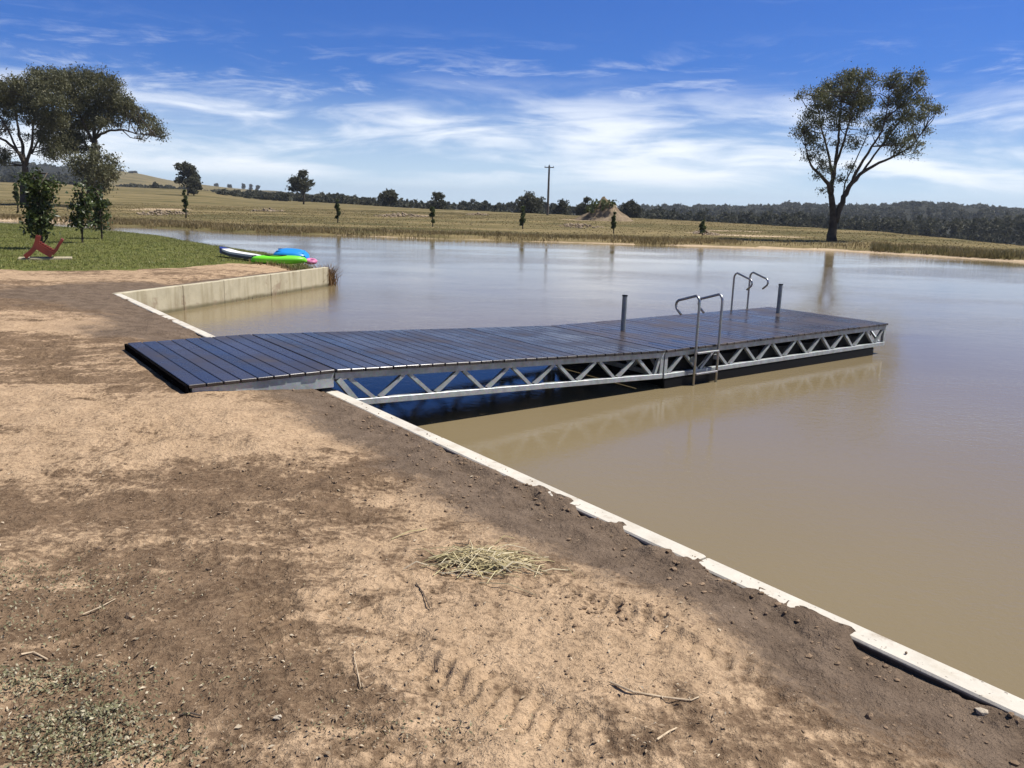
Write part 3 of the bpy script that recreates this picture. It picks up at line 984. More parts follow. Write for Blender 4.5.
# ramp
RL = S2 - S1
ramp = empty('gangway_ramp', dockloc(S1, 0, DZL), (0, math.atan2(DZL - DZR, RL), DA), 'dark decked truss gangway ramp sloping from the bank to the pontoon', 'gangway')
mb = MB()
boards(mb, RL - 0.012, -0.02, DW + 0.02, 0.0)
mb.build('deck', M['deck'], ramp)
zig = []
s = 0.33
for wy in (0.03, DW - 0.03):
    z = zigzag(0.42, 0.42 + 0.602 * 6, 6)
    z.insert(0, (0.14, 0.39, False))
    z.append((0.42 + 0.602 * 6 + 0.03, RL - 0.07, True))
    t = truss(ramp, RL - 0.008, wy, -0.031, -0.345, z, end0=False, first=0.20)
    MB().bar((0.03, wy, -0.092), (0.20, wy, -0.29), 0.05, 0.07, (0, 1, 0)).build('hinge_arm', M['galv'], t)
for sx in (0.9, 1.9, 2.9, 3.9):
    MB().box(sx - 0.025, sx + 0.025, 0.056, DW - 0.056, -0.085, -0.032).build('cross_beam', M['galv'], ramp)

# floating pontoon
PL = S3 - S2
pont = empty('floating_pontoon', dockloc(S2, 0, DZR), (0, 0, DA), 'level dark decked pontoon floating on black floats at the outer end', 'pontoon')
mb = MB()
boards(mb, PL, -0.02, DW + 0.02, 0.0)
mb.build('deck', M['deckworn'], pont)
for wy in (0.03, DW - 0.03):
    z = zigzag(0.05, 0.05 + 0.575 * 8, 8)
    z.append((0.05 + 4.6 + 0.03, PL - 0.07, True))
    truss(pont, PL, wy, -0.031, -0.350, z)
for sx in (0.027, PL - 0.027):
    t = MB().box(sx - 0.025, sx + 0.025, 0.056, DW - 0.056, -0.093, -0.031, 0.004).build('end_truss', M['galv'], pont)
    MB().box(sx - 0.025, sx + 0.025, 0.060, DW - 0.060, -0.350, -0.292, 0.004).build('bottom_chord', M['galv'], t)
    for i in range(4):
        a = 0.08 + i * 0.49
        MB().bar((sx, a + 0.02, -0.294), (sx, a + 0.22, -0.091), 0.03, 0.034, (1, 0, 0)).build('brace', M['galv'], t)
        MB().bar((sx, a + 0.27, -0.091), (sx, a + 0.47, -0.294), 0.03, 0.034, (1, 0, 0)).build('brace', M['galv'], t)
for i in range(5):
    for wy in (0.085, 1.10):
        s0 = 0.10 + i * 0.92
        MB().box(s0, s0 + 0.90, wy, wy + 0.95, -0.62, -0.12, 0.04).build('float', M['black'], pont)
MB().box(0.02, PL - 0.28, 0.012, 0.07, -0.60, -0.355, 0.01).build('float', M['black'], pont)


def make_ladder(root, s, side):
    """swim ladder on the pontoon edge; side -1 = front edge, +1 = back edge"""
    wy = -0.045 if side < 0 else DW + 0.045
    inn = -side
    L = None
    rails = []
    for ds in (0.0, 0.42):
        pts = [(s + ds, wy, -1.0), (s + ds, wy, 0.0), (s + ds, wy, 0.54)]
        # rounded bend, arm inward, curl down
        for a in (20, 45, 70):
            r = 0.085
            pts.append((s + ds, wy + inn * (r - r * math.cos(R(a))), 0.54 + r * math.sin(R(a))))
        pts += [(s + ds, wy + inn * 0.30, 0.545)]
        for a in (25, 60, 95, 130):
            r = 0.07
            pts.append((s + ds, wy + inn * (0.30 + r * math.sin(R(a)) * 1.0), 0.475 + r * math.cos(R(a))))
        pts += [(s + ds, wy + inn * 0.275, 0.365)]
        rails.append(pts)
    t = MB().tube(rails[0], 0.0165, 10).build('ladder', M['steel'], root, smooth=True)
    MB().tube(rails[1], 0.0165, 10).build('rail', M['steel'], t, smooth=True)
    for z in (-0.075, -0.335, -0.595, -0.855):
        MB().box(s + 0.012, s + 0.408, wy - 0.028, wy + 0.028, z - 0.012, z + 0.012, 0.004).build('step', M['steel'], t)
    for z in (-0.16,):
        for ds in (0.0, 0.42):
            MB().box(s + ds - 0.022, s + ds + 0.022, min(wy, wy + inn * 0.055), max(wy, wy + inn * 0.055), z - 0.03, z + 0.03).build('bracket', M['galv'], t)
    return t


make_ladder(pont, 0.48, -1)['label'] = 'stainless swim ladder on the near edge of the pontoon'
make_ladder(pont, 3.93, 1)['label'] = 'stainless swim ladder on the far edge of the pontoon'

for (px, py, lab) in ((623, 330, 'grey steel mooring post where the ramp meets the pontoon'), (778, 313, 'grey steel mooring post near the far outer corner of the pontoon')):
    g = ground_at(px, py, DZR)
    t = empty('mooring_post', (g[0], g[1], ZW - 1.0), (0, 0, DA), lab, 'post', 'mooring posts standing up through the dock')
    MB().tube([(0, 0, 0), (0, 0, 1.94)], 0.034, 12).build('pipe', M['post'], t)
    MB().tube([(0, 0, 1.94), (0, 0, 1.955)], 0.038, 12).build('cap', M['black'], t)

# ------------------------------------------------------------------ foliage helpers
def leaf_quads(P, ln, wd, droop=0.5, seed=0):
    """leaf-sized faces at P: returns V, F"""
    r = np.random.default_rng(seed)
    n = len(P)
    d = r.normal(size=(n, 3))
    d[:, 2] -= droop * 2.0
    d /= np.linalg.norm(d, axis=1)[:, None]
    e = r.normal(size=(n, 3))
    e -= (e * d).sum(1)[:, None] * d
    e /= np.linalg.norm(e, axis=1)[:, None] + 1e-9
    L = ln * r.uniform(0.6, 1.35, (n, 1))
    Wd = wd * r.uniform(0.6, 1.3, (n, 1))
    V = np.empty((n, 4, 3))
    V[:, 0] = P - d * L * 0.5
    V[:, 1] = P + e * Wd * 0.5
    V[:, 2] = P + d * L * 0.5
    V[:, 3] = P - e * Wd * 0.5
    return V.reshape(-1, 3), np.arange(n * 4).reshape(-1, 4)


def clump_points(clusters, per, sub, spread, seed=0):
    """clusters: (x,y,z,rx,ry,rz); each becomes sub clumps of per leaves"""
    r = np.random.default_rng(seed)
    out = []
    for c in clusters:
        vol = c[3] * c[5]
        k = max(2, int(round(sub * vol)))
        d = r.normal(size=(k, 3))
        d /= np.linalg.norm(d, axis=1)[:, None]
        rad = r.uniform(0.25, 1.0, (k, 1)) ** 0.5
        cc = np.array(c[:3]) + d * rad * np.array(c[3:6])
        for q in cc:
            m_ = max(3, int(per * r.uniform(0.5, 1.5)))
            s_ = spread * r.uniform(0.6, 1.4)
            p = r.normal(size=(m_, 3)) * np.array([s_, s_, s_ * 0.75])
            p[:, 2] -= np.abs(p[:, 0]) * 0.15
            out.append(q + p)
    return np.vstack(out)


def crown_mesh(name, P, ln, wd, droop, mat, parent, off, seed):
    V, Fq = leaf_quads(P, ln, wd, droop, seed)
    return mesh_np(name, V - np.array(off), Fq, mat, parent)


def traced_tree(name, base_px, D, limbs, clusters, mat, bark, label, group=None, depth=0.55, leaf=(0.24, 0.085), per=36, sub=7.0, spread=0.34, droop=0.45, seed=0, twigs=True, cat='tree', zoff=0.0, pxs=1.0):
    """limbs: list of [(px, py, radius, depth offset)...]; clusters: (px, py, radius_px)"""
    r = np.random.default_rng(seed)
    base = at(base_px[0], base_px[1], D)
    zb = zland(base[0], base[1])
    base = np.array([base[0], base[1], zb])
    t = empty(name, tuple(base), (0, 0, 0), label, cat, group)
    mpp = D / FPX
    tb = MB()
    ends = []
    for lb in limbs:
        pts = [at(q[0], q[1], D + q[3]) for q in lb]
        rad = [q[2] for q in lb]
        if lb is limbs[0]:
            pts[0] = np.array([pts[0][0], pts[0][1], min(pts[0][2], zb - 0.15)])
            rad[0] *= 1.12
        # resample with a little wander
        P2, r2 = [], []
        for i in range(len(pts) - 1):
            for k in range(3):
                f = k / 3.0
                jit = r.normal(size=3) * rad[i] * ((0.06 if lb is limbs[0] else 0.25) if k else 0.0)
                P2.append(pts[i] * (1 - f) + pts[i + 1] * f + jit)
                r2.append(rad[i] * (1 - f) + rad[i + 1] * f)
        P2.append(pts[-1])
        r2.append(rad[-1])
        tb.tube(P2, r2, 8)
        ends.append((P2, r2))
    cl = []
    for (px, py, rp) in clusters:
        rr_ = rp * mpp
        dy = r.uniform(-1, 1) * depth * 5.0 * min(1.0, rr_ * 0.6 + 0.3)
        p = at(px, py, D + dy)
        cl.append((p[0], p[1], p[2], rr_, rr_ * 1.1, rr_ * 0.85))
    # twigs from the nearest limb point to each cluster
    if twigs:
        allp = np.array([p for e in ends for p in e[0][2:]])
        for c in cl:
            cp = np.array(c[:3])
            for _ in range(3):
                tgt = cp + r.normal(size=3) * np.array(c[3:6]) * 0.5
                dd = np.linalg.norm(allp - tgt, axis=1) + np.maximum(allp[:, 2] - tgt[2], 0) * 0.8
                a = allp[np.argmin(dd + r.uniform(0, 0.6, len(dd)))]
                mid = (a + tgt) / 2 + r.normal(size=3) * 0.12 * np.linalg.norm(tgt - a) + np.array([0, 0, 0.05])
                r0 = 0.02 + 0.012 * np.linalg.norm(tgt - a)
                tb.tube([a, mid, tgt], [r0, r0 * 0.7, r0 * 0.3], 5, cap=False)
    tb.build('trunk', bark, t, smooth=True, off=base)
    P = clump_points(cl, per, sub, spread, seed + 1)
    crown_mesh('crown', P, leaf[0], leaf[1], droop, mat, t, base, seed + 2)
    return t


# ------------------------------------------------------------------ the lone gum on the right
def cr(x, y):
    return (780 + x / 4.04, 60 + y / 4.04)


def limb5(pts):
    return [(*cr(a, b), rd * 0.82, dp) for (a, b, rd, dp) in pts]


limbs = [limb5(q) for q in (
    [(208, 738, .40, 0), (212, 690, .34, 0), (216, 650, .31, 0), (214, 600, .26, 0), (206, 545, .22, 0)],
    [(206, 545, .18, 0), (195, 500, .15, -.3), (160, 460, .11, -.7), (125, 425, .08, -1.0), (108, 370, .05, -1.2), (95, 300, .03, -1.3)],
    [(206, 545, .19, 0), (214, 480, .16, .2), (224, 420, .14, .4), (232, 350, .11, .5), (240, 280, .08, .6), (246, 200, .05, .6), (256, 110, .03, .5)],
    [(214, 480, .13, .2), (200, 400, .10, .8), (180, 320, .075, 1.2), (160, 250, .05, 1.5), (150, 150, .03, 1.6)],
    [(224, 420, .11, .4), (258, 330, .085, -.4), (280, 250, .06, -.8), (300, 150, .04, -1.0), (320, 90, .025, -1.1)],
    [(222, 655, .26, 0), (245, 590, .23, 0), (268, 540, .20, 0), (292, 495, .17, 0), (332, 455, .13, 0), (400, 415, .10, .2), (470, 385, .075, .4), (530, 350, .05, .6), (585, 280, .03, .8)],
    [(292, 495, .14, 0), (322, 430, .115, -.3), (370, 350, .09, -.7), (410, 290, .07, -1.0), (430, 220, .05, -1.1), (442, 120, .03, -1.2)],
    [(332, 455, .10, 0), (380, 385, .08, .5), (430, 320, .065, 1.0), (480, 250, .05, 1.3), (520, 160, .03, 1.5)],
    [(245, 590, .07, 0), (262, 500, .06, .4), (300, 420, .05, .9), (340, 330, .035, 1.0), (375, 250, .02, 1.0)],
)]
cl5 = [(110, 255, 46), (85, 295, 30), (130, 200, 36), (165, 135, 42), (200, 105, 42), (250, 85, 46), (300, 72, 44), (345, 72, 34), (335, 125, 44), (340, 185, 44), (300, 185, 46),
       (275, 140, 50), (230, 150, 44), (205, 205, 36), (245, 230, 40), (290, 240, 36), (130, 320, 34), (118, 380, 26), (155, 365, 28), (305, 330, 30), (275, 430, 18), (240, 480, 20), (168, 525, 12),
       (195, 440, 24), (435, 85, 34), (480, 75, 36), (540, 70, 34), (572, 98, 28), (500, 125, 46), (450, 165, 42), (520, 185, 48), (580, 165, 36), (612, 200, 30), (630, 205, 18), (560, 230, 40),
       (490, 240, 42), (425, 230, 32), (400, 268, 30), (450, 292, 36), (540, 290, 34), (590, 280, 16), (510, 340, 30), (460, 350, 30), (560, 340, 20), (430, 335, 24), (545, 372, 14), (80, 150, 9),
       (100, 132, 8), (170, 420, 22), (230, 330, 20), (215, 270, 26), (170, 260, 30), (380, 240, 20), (150, 470, 12), (180, 170, 34), (360, 250, 18), (330, 290, 16), (490, 380, 14)]
traced_tree('gum_tree', cr(208, 735), 54.0, limbs, [(*cr(a, b), q * 0.82 / 4.04) for a, b, q in cl5], M['gum'], M['bark'],
            'tall lone gum tree with forked trunk standing on the far bank at right', depth=0.5, per=56, sub=60, spread=0.21, leaf=(0.15, 0.062), droop=0.6, seed=3)


# ------------------------------------------------------------------ the two big gums on the left
def c4(x, y):
    return (x / 4.267, 60 + y / 4.267)


def limb4(pts):
    return [(*c4(a, b), rd, dp) for (a, b, rd, dp) in pts]


limbsA = [limb4(q) for q in (
    [(100, 590, .45, 0), (104, 520, .38, 0), (108, 470, .33, 0), (105, 440, .28, 0)],
    [(105, 440, .22, 0), (70, 385, .17, -.5), (25, 345, .13, -1), (-30, 320, .09, -1.5), (-90, 280, .05, -2)],
    [(80, 400, .13, -.2), (45, 320, .10, 0), (5, 250, .07, .5), (-30, 180, .04, 1)],
    [(105, 440, .20, 0), (98, 370, .17, .5), (80, 300, .13, 1), (65, 220, .08, 1.2), (60, 130, .04, 1.5)],
    [(112, 450, .20, 0), (135, 370, .15, -.5), (140, 300, .11, -1), (150, 210, .08, -1.4), (170, 120, .04, -1.5)],
    [(135, 400, .11, -.3), (170, 330, .085, 1), (210, 250, .06, 1.6), (240, 160, .04, 2)],
)]
clA = [(-60, 180, 60), (-90, 260, 50), (-20, 130, 55), (10, 120, 34), (-40, 300, 30), (60, 120, 44), (40, 170, 44), (100, 95, 46), (150, 75, 46), (190, 70, 46), (90, 160, 44), (140, 130, 52), (190, 130, 56),
       (110, 210, 34), (160, 200, 46), (210, 190, 56), (240, 100, 50), (20, 210, 36), (60, 235, 22), (190, 260, 46), (230, 250, 54), (130, 260, 24), (10, 270, 24), (175, 320, 40), (215, 330, 44), (30, 300, 18),
       (200, 385, 36), (240, 400, 30), (110, 330, 14), (10, 395, 30), (-20, 420, 40), (30, 420, 18)]
traced_tree('gum_tree', c4(100, 590), 92.0, limbsA, [(*c4(a, b), q * 0.96 / 4.267) for a, b, q in clA], M['gumdark'], M['bark'],
            'broad gum tree at the left edge, its limbs spreading leftward above a thin bare trunk', depth=0.8, per=60, sub=20, spread=0.34, leaf=(0.26, 0.11), droop=0.6, seed=21)
limbsB = [limb4(q) for q in (
    [(385, 590, .50, 0), (388, 520, .45, 0), (392, 450, .40, 0), (400, 390, .34, 0), (405, 340, .30, 0)],
    [(405, 345, .18, 0), (430, 315, .15, -.4), (470, 300, .12, -.8), (530, 298, .10, -1.1), (580, 315, .07, -1.3), (640, 320, .05, -1.4), (680, 330, .03, -1.4)],
    [(520, 298, .07, -1), (555, 330, .05, -1), (600, 340, .03, -1)],
    [(405, 345, .24, 0), (400, 270, .18, .5), (410, 190, .12, .8), (430, 110, .06, 1)],
    [(402, 360, .20, 0), (360, 280, .15, -.6), (320, 200, .10, -1), (290, 120, .05, -1.2)],
    [(398, 400, .16, 0), (340, 330, .12, .8), (270, 260, .07, 1.5), (230, 210, .04, 2)],
    [(408, 330, .13, 0), (460, 240, .10, .6), (510, 200, .06, 1), (560, 200, .04, 1.2)],
)]
clB = [(260, 75, 40), (300, 80, 48), (345, 75, 46), (390, 80, 44), (430, 85, 44), (470, 110, 42), (500, 130, 26), (290, 140, 54), (350, 140, 56), (410, 140, 52), (460, 160, 48), (500, 175, 34), (540, 180, 36),
       (565, 195, 28), (300, 210, 52), (360, 210, 50), (420, 210, 46), (475, 215, 42), (520, 225, 36), (555, 235, 28), (600, 245, 30), (630, 260, 34), (660, 285, 30), (680, 305, 20), (690, 330, 12), (620, 290, 20),
       (585, 260, 22), (310, 280, 52), (360, 270, 44), (270, 290, 48), (430, 265, 26), (490, 265, 22), (300, 340, 44), (340, 320, 36), (285, 370, 40), (330, 375, 34), (600, 330, 8), (250, 350, 44), (640, 320, 14),
       (440, 250, 30), (395, 240, 30)]
traced_tree('gum_tree', c4(388, 590), 96.0, limbsB, [(*c4(a, b), q * 0.96 / 4.267) for a, b, q in clB], M['gumdark'], M['bark'],
            'big gum tree at left with a long bare branch reaching out to the right', depth=0.8, per=60, sub=20, spread=0.34, leaf=(0.26, 0.11), droop=0.6, seed=31)
limbsC = [limb4([(430, 600, .16, 0), (425, 520, .12, 0), (415, 440, .07, 0), (420, 370, .03, 0)])]
clC = [(420, 380, 22), (400, 420, 36), (440, 430, 36), (470, 440, 30), (340, 430, 40), (310, 440, 28), (370, 460, 40), (420, 480, 44), (460, 490, 38), (400, 520, 34), (440, 535, 32), (365, 510, 26), (480, 460, 20), (430, 560, 16), (345, 470, 26)]
traced_tree('bushy_tree', c4(430, 600), 88.0, limbsC, [(*c4(a, b), q / 4.267) for a, b, q in clC], M['gumdark'], M['bark'],
            'dark drooping bushy tree below the big gum at left', depth=0.5, per=40, sub=15, spread=0.36, leaf=(0.33, 0.14), seed=41)

# ------------------------------------------------------------------ young garden trees on the lawn
def c6(x, y):
    return (x / 6.984, 160 + y / 6.98)


def lawn_tree(base_px, D, trunk, clusters, label, seed):
    traced_tree('young_tree', base_px, D, [[(a, b, rd, 0) for (a, b, rd) in trunk]], clusters, M['shrub'], M['bark'], label, 'young trees planted on the lawn',
                depth=0.10, per=26, sub=190.0, spread=0.10, leaf=(0.125, 0.068), droop=0.15, seed=seed, twigs=True)


lawn_tree((42, 249), 23.0, [(42, 250, .045), (41.5, 240, .04), (40.5, 215, .03), (39, 185, .012), (38.5, 168, .006)],
          [(a / 6.984, 160 + b / 6.98, q * 0.86 / 6.984) for a, b, q in ((265, 90, 22), (265, 140, 40), (230, 175, 45), (300, 170, 50), (350, 180, 30), (270, 230, 70), (220, 240, 40), (330, 250, 45), (260, 300, 75), (210, 330, 40), (330, 320, 45),
           (280, 380, 70), (215, 410, 40), (330, 390, 40), (250, 440, 65), (310, 440, 45), (215, 475, 32), (270, 490, 45), (300, 510, 22), (165, 120, 12), (200, 140, 20), (385, 165, 14))],
          'leafy young tree on the lawn directly behind the red chair', 51)
lawn_tree((82, 243.5), 26.5, [(82.3, 244, .03), (82.2, 235, .028), (82, 215, .02), (82, 190, .008)],
          [(a / 6.984, 160 + b / 6.98, q * 0.72 / 6.984) for a, b, q in ((580, 190, 26), (575, 240, 45), (560, 290, 60), (530, 320, 40), (600, 310, 55), (545, 370, 55), (600, 380, 50), (560, 430, 55), (520, 420, 30), (590, 450, 35))],
          'left one of the slim pair of young trees at the lawn edge', 52)
lawn_tree((101.5, 239), 29.0, [(102, 239.5, .03), (101.5, 230, .028), (100, 212, .02), (98, 192, .008)],
          [(a / 6.984, 160 + b / 6.98, q * 0.72 / 6.984) for a, b, q in ((680, 220, 30), (690, 270, 50), (720, 310, 40), (670, 320, 50), (700, 360, 55), (740, 390, 22), (680, 400, 50), (710, 435, 45), (670, 440, 35), (660, 260, 30))],
          'right one of the slim pair of young trees at the lawn edge', 53)

# ------------------------------------------------------------------ paddock trees further off
def blob_tree(name, px, y_top, y_bot, wpx, D, label, group=None, seed=0, mat='wood', trunk=0.35, lobes=9, cat='tree', density=1.0, parts=True, base=None):
    """free standing tree: crown spans wpx columns, from y_top down to y_bot (base of trunk)"""
    r = np.random.default_rng(seed)
    b = at(px, y_bot, D)
    zb = zland(b[0], b[1])
    mpp = D / FPX
    H = (y_bot - y_top) * mpp
    top = at(px, y_top, D)[2]
    H = max(top - zb, 0.5)
    Wd = wpx * mpp
    t = empty(name, (b[0], b[1], zb), (0, 0, 0), label, cat, group)
    cz = H * trunk
    cl = []
    for i in range(lobes):
        a = r.uniform(0, 2 * math.pi)
        q = r.uniform(0.15, 0.62)
        h = r.uniform(0.05, 0.85)
        wide = math.sin(math.pi * (0.18 + 0.70 * h)) ** 0.7
        rad = Wd * r.uniform(0.16, 0.25)
        cl.append((math.cos(a) * q * Wd * 0.62 * wide, math.sin(a) * q * Wd * 0.62 * wide, cz + (H - cz) * h, rad, rad, rad * 0.8))
    cl.append((0, 0, H - Wd * 0.16, Wd * 0.2, Wd * 0.2, Wd * 0.16))
    tb = MB()
    r0 = max(H * 0.025, 0.03)
    tb.tube([(0, 0, -0.3), (0.02 * H, 0, H * 0.25), (0, 0.01 * H, H * 0.5), (0.01 * H, 0, H * 0.8)], [r0 * 1.2, r0, r0 * 0.7, r0 * 0.25], 7)
    for c in cl:
        s0 = (0, 0, cz * random.uniform(0.6, 1.0) + 0.2 * (c[2] - cz))
        tb.tube([s0, ((c[0]) * .5, c[1] * .5, (s0[2] + c[2]) / 2), c[:3]], [r0 * 0.45, r0 * 0.3, r0 * 0.12], 5, cap=False)
    tb.build('trunk', M['bark'], t, smooth=True)
    lf = max(mpp * 2.8, 0.10)
    P = clump_points(cl, 26, 190.0 * density / (Wd * Wd), Wd * 0.055, seed + 1)
    P = P[P[:, 2] > 0.12 * H]
    crown_mesh('crown', P, lf, lf * 0.5, 0.35, M[mat], t, (0, 0, 0), seed + 2)
    return t


G1 = 'scattered trees on the far paddock'
blob_tree('paddock_tree', 188, 163, 199, 22, 210, 'airy topped gum on the paddock with denser growth at its right side', G1, 61, 'wood', 0.30, 16)
blob_tree('paddock_tree', 194, 176, 199, 15, 206, 'dense dark tree close against the right of the airy topped gum', G1, 62, 'wood', 0.10, 15)
blob_tree('paddock_tree', 303.5, 171, 205, 26, 190, 'round crowned gum on a slim visible trunk, right of the lone hill gums', G1, 63, 'wood', 0.40, 16, density=0.8)
blob_tree('paddock_tree', 391, 191, 207, 21, 210, 'round dark tree standing in the far tree line left of the pole', G1, 64, 'wood', 0.12, 15)
blob_tree('paddock_tree', 438, 192, 210, 17, 200, 'smaller upright dark tree in the far tree line behind a sapling', G1, 65, 'wood', 0.12, 15)
blob_tree('paddock_tree', 531, 193, 214.5, 29, 180, 'wide dome crowned dark tree immediately left of the power pole', G1, 66, 'wood', 0.08, 17)
blob_tree('paddock_tree', 561, 200, 214.5, 20, 185, 'low round dark tree immediately right of the power pole', G1, 67, 'wood', 0.05, 14)
blob_tree('paddock_tree', 587, 198, 216, 20, 190, 'dark tree behind the left shoulder of the earth mound', G1, 68, 'wood', 0.08, 15)
blob_tree('paddock_tree', 630, 201, 218, 21, 180, 'dark round tree behind the right shoulder of the earth mound', G1, 69, 'wood', 0.05, 15)
blob_tree('paddock_tree', 156, 183, 193, 8, 330, 'small round bush out on the left paddock below the yellow hill', G1, 70, 'wood', 0.1, 13)
G2 = 'small trees dotted on the yellow hill'
for i, (px, yt, yb_, wpx, D, lab) in enumerate(((123, 172, 177, 2.5, 1150, 'tiny thin tree on the crest of the yellow hill, furthest left'), (136, 174, 178, 5, 1150, 'tiny round tree on the crest of the yellow hill'),
                                         (131, 176, 181, 5, 1050, 'small tree just below the crest of the yellow hill'), (217, 184.5, 188, 4.5, 1200, 'tiny tree on the hill ridge right of the airy topped gum'),
                                         (230, 185, 189, 4, 1200, 'lone tiny tree on the low ridge, second from the airy topped gum'), (243, 184.5, 188.5, 3.5, 1200, 'tiny pale tree at the middle of the low ridge'),
                                         (251, 185, 189, 3.5, 1200, 'left one of two close tiny trees on the low ridge'), (258, 186, 189.5, 4, 1200, 'right one of two close tiny trees on the low ridge'))):
    blob_tree('hill_tree', px, yt, yb_, wpx, D, lab, G2, 80 + i, 'wood', 0.2, 5, density=0.5)

G3 = 'saplings planted along the far bank'
for i, (px, yt, yb_, wpx, D, lab) in enumerate(((185.5, 190, 212, 6.0, 66, 'narrow upright sapling in front of the sand heap at left'), (337.5, 199.5, 218, 5.5, 62, 'slim sapling in front of the round crowned gum on a slim trunk'),
                                         (432.5, 207, 224, 6.0, 60, 'slim sapling beside a pale rubble heap in mid paddock'), (522.5, 206.5, 225, 6.5, 60, 'slim sapling in front of the dome crowned dark tree'),
                                         (613.5, 212, 230, 6.0, 57, 'slim dark sapling in front of the earth mound'), (702, 220, 235, 7.0, 56, 'short bright sapling standing in a rubble heap right of the mound'),
                                         (17, 185, 203, 7.0, 70, 'pale green sapling at the far left edge of the paddock'))):
    blob_tree('sapling', px, yt, yb_, wpx * 0.85, D, lab, G3, 100 + i, 'sapling', 0.18, 15, density=0.5)

# ------------------------------------------------------------------ far woods: one mass per belt
def wood_belt(name, cols, label, seed):
    """cols: list of (px, D, ytop, spread) – trees whose tops reach ytop"""
    r = np.random.default_rng(seed)
    P, T = [], MB()
    sizes = []
    VV, FF, nv = [], [], 0
    for (px, D, yt, wpx) in cols:
        top = at(px, yt, D)
        zb = zland(top[0], top[1])
        H = max(top[2] - zb, 2.0)
        H = min(H, 18)
        zt = top[2]
        Wd = max(wpx * D / FPX, 2.5)
        k = 9
        cl = []
        for i in range(k):
            a = r.uniform(0, 6.28)
            q = r.uniform(0, 0.42) * Wd
            h = r.uniform(0.12, 0.9)
            rad = Wd * r.uniform(0.16, 0.26)
            cl.append((top[0] + math.cos(a) * q, top[1] + math.sin(a) * q, zt - H * (1 - h), rad, rad, rad * 0.8))
        pts = clump_points(cl, 11, 60.0 / (Wd * Wd), Wd * 0.07, int(r.integers(1e6)))
        lf = max(D / FPX * 3.2, 0.40)
        v, f = leaf_quads(pts, lf, lf * 0.6, 0.25, int(r.integers(1e6)))
        VV.append(v)
        FF.append(f + nv)
        nv += len(v)
    o = mesh_np(name, np.vstack(VV), np.vstack(FF), M['wood'])
    tag(o, label, 'woodland', None, 'stuff')
    return o


def ridge_cols(xs, ys, D0, D1, n, wlo, whi, drop, seed, jit=1.6):
    r = np.random.default_rng(seed)
    out = []
    for i in range(n):
        px = r.uniform(xs[0], xs[-1])
        y = np.interp(px, xs, ys)
        f = r.uniform(0, 1)
        out.append((px, D0 + (D1 - D0) * f, y + drop * (1 - f) * r.uniform(0.2, 1.0) + r.uniform(-jit, jit) * 0.6, r.uniform(wlo, whi)))
    return out


wood_belt('woodland', ridge_cols([630, 700, 768, 850, 920, 980, 1010, 1060, 1200], [208, 210, 211, 214, 217, 217, 213, 212, 214], 240, 330, 480, 6, 17, 7, 201, 4.5),
          'dark wood beyond the crest of the paddock at right', 202)
wood_belt('hill_woodland', ridge_cols([600, 680, 740, 768, 790, 830, 880, 895, 915, 945, 965, 980, 1000, 1030, 1200], [208, 206.5, 207, 206.5, 204, 205.5, 206.5, 204, 202, 203.5, 205.5, 204.5, 207, 210, 212], 540, 980, 1300, 4, 11, 15, 203, 3.6),
          'dark forested hill on the skyline at right', 204)
wood_belt('tree_belt', ridge_cols([215, 250, 300, 330, 360, 395, 440, 480, 520, 580, 640], [191, 192.5, 193, 194.5, 196, 199, 199.5, 200.5, 201.5, 203, 205], 260, 420, 430, 4, 12, 5, 205, 3.6),
          'low dark tree belt along the middle of the skyline', 206)
wood_belt('hill_scrub', ridge_cols([112, 130, 150, 180, 205, 230], [186, 184.5, 186, 187, 190, 191], 420, 560, 70, 4, 9, 3, 207),
          'dark scrub at the foot of the yellow hill', 208)
wood_belt('left_hill_woodland', ridge_cols([-120, -40, 0, 20, 40, 60, 80, 110], [164, 164, 165, 166, 168, 169, 172, 181], 420, 1150, 800, 5, 14, 26, 209, 6.0),
          'grey green wooded hillside behind the big gums at left', 210)

# ------------------------------------------------------------------ earth mound, rubble heaps, pole
def heap(name, px, py, D, wpx, hpx, mat, label, cat, seed, kind=None, rough=0.5, n=26):
    r = np.random.default_rng(seed)
    b = at(px, py, D)
    zb = zland(b[0], b[1])
    mpp = D / FPX
    rx, H = wpx * mpp / 2, hpx * mpp
    V, Fq = [], []
    K, A = 14, 40
    for k in range(K + 1):
        q = k / K
        for a in range(A):
            t = 2 * math.pi * a / A
            nn = float(fbm(np.array([math.cos(t) * q * 2.5 + seed]), np.array([math.sin(t) * q * 2.5]), 4, seed)[0])
            prof = max(1 - q, 0) ** 1.05
            V.append((math.cos(t) * q * rx * (0.85 + 0.3 * nn), math.sin(t) * q * rx * 0.8 * (0.85 + 0.3 * nn), H * prof * (0.75 + rough * nn) - 0.12 * q - 0.05))
    for k in range(K):
        for a in range(A):
            a2 = (a + 1) % A
            Fq.append((k * A + a, k * A + a2, (k + 1) * A + a2, (k + 1) * A + a)[::-1])
    o = mesh_np(name, np.array(V), np.array(Fq), M[mat], smooth=True)
    o.location = (b[0], b[1], zb)
    tag(o, label, cat, None, kind)
    return o, (b[0], b[1], zb), rx, H


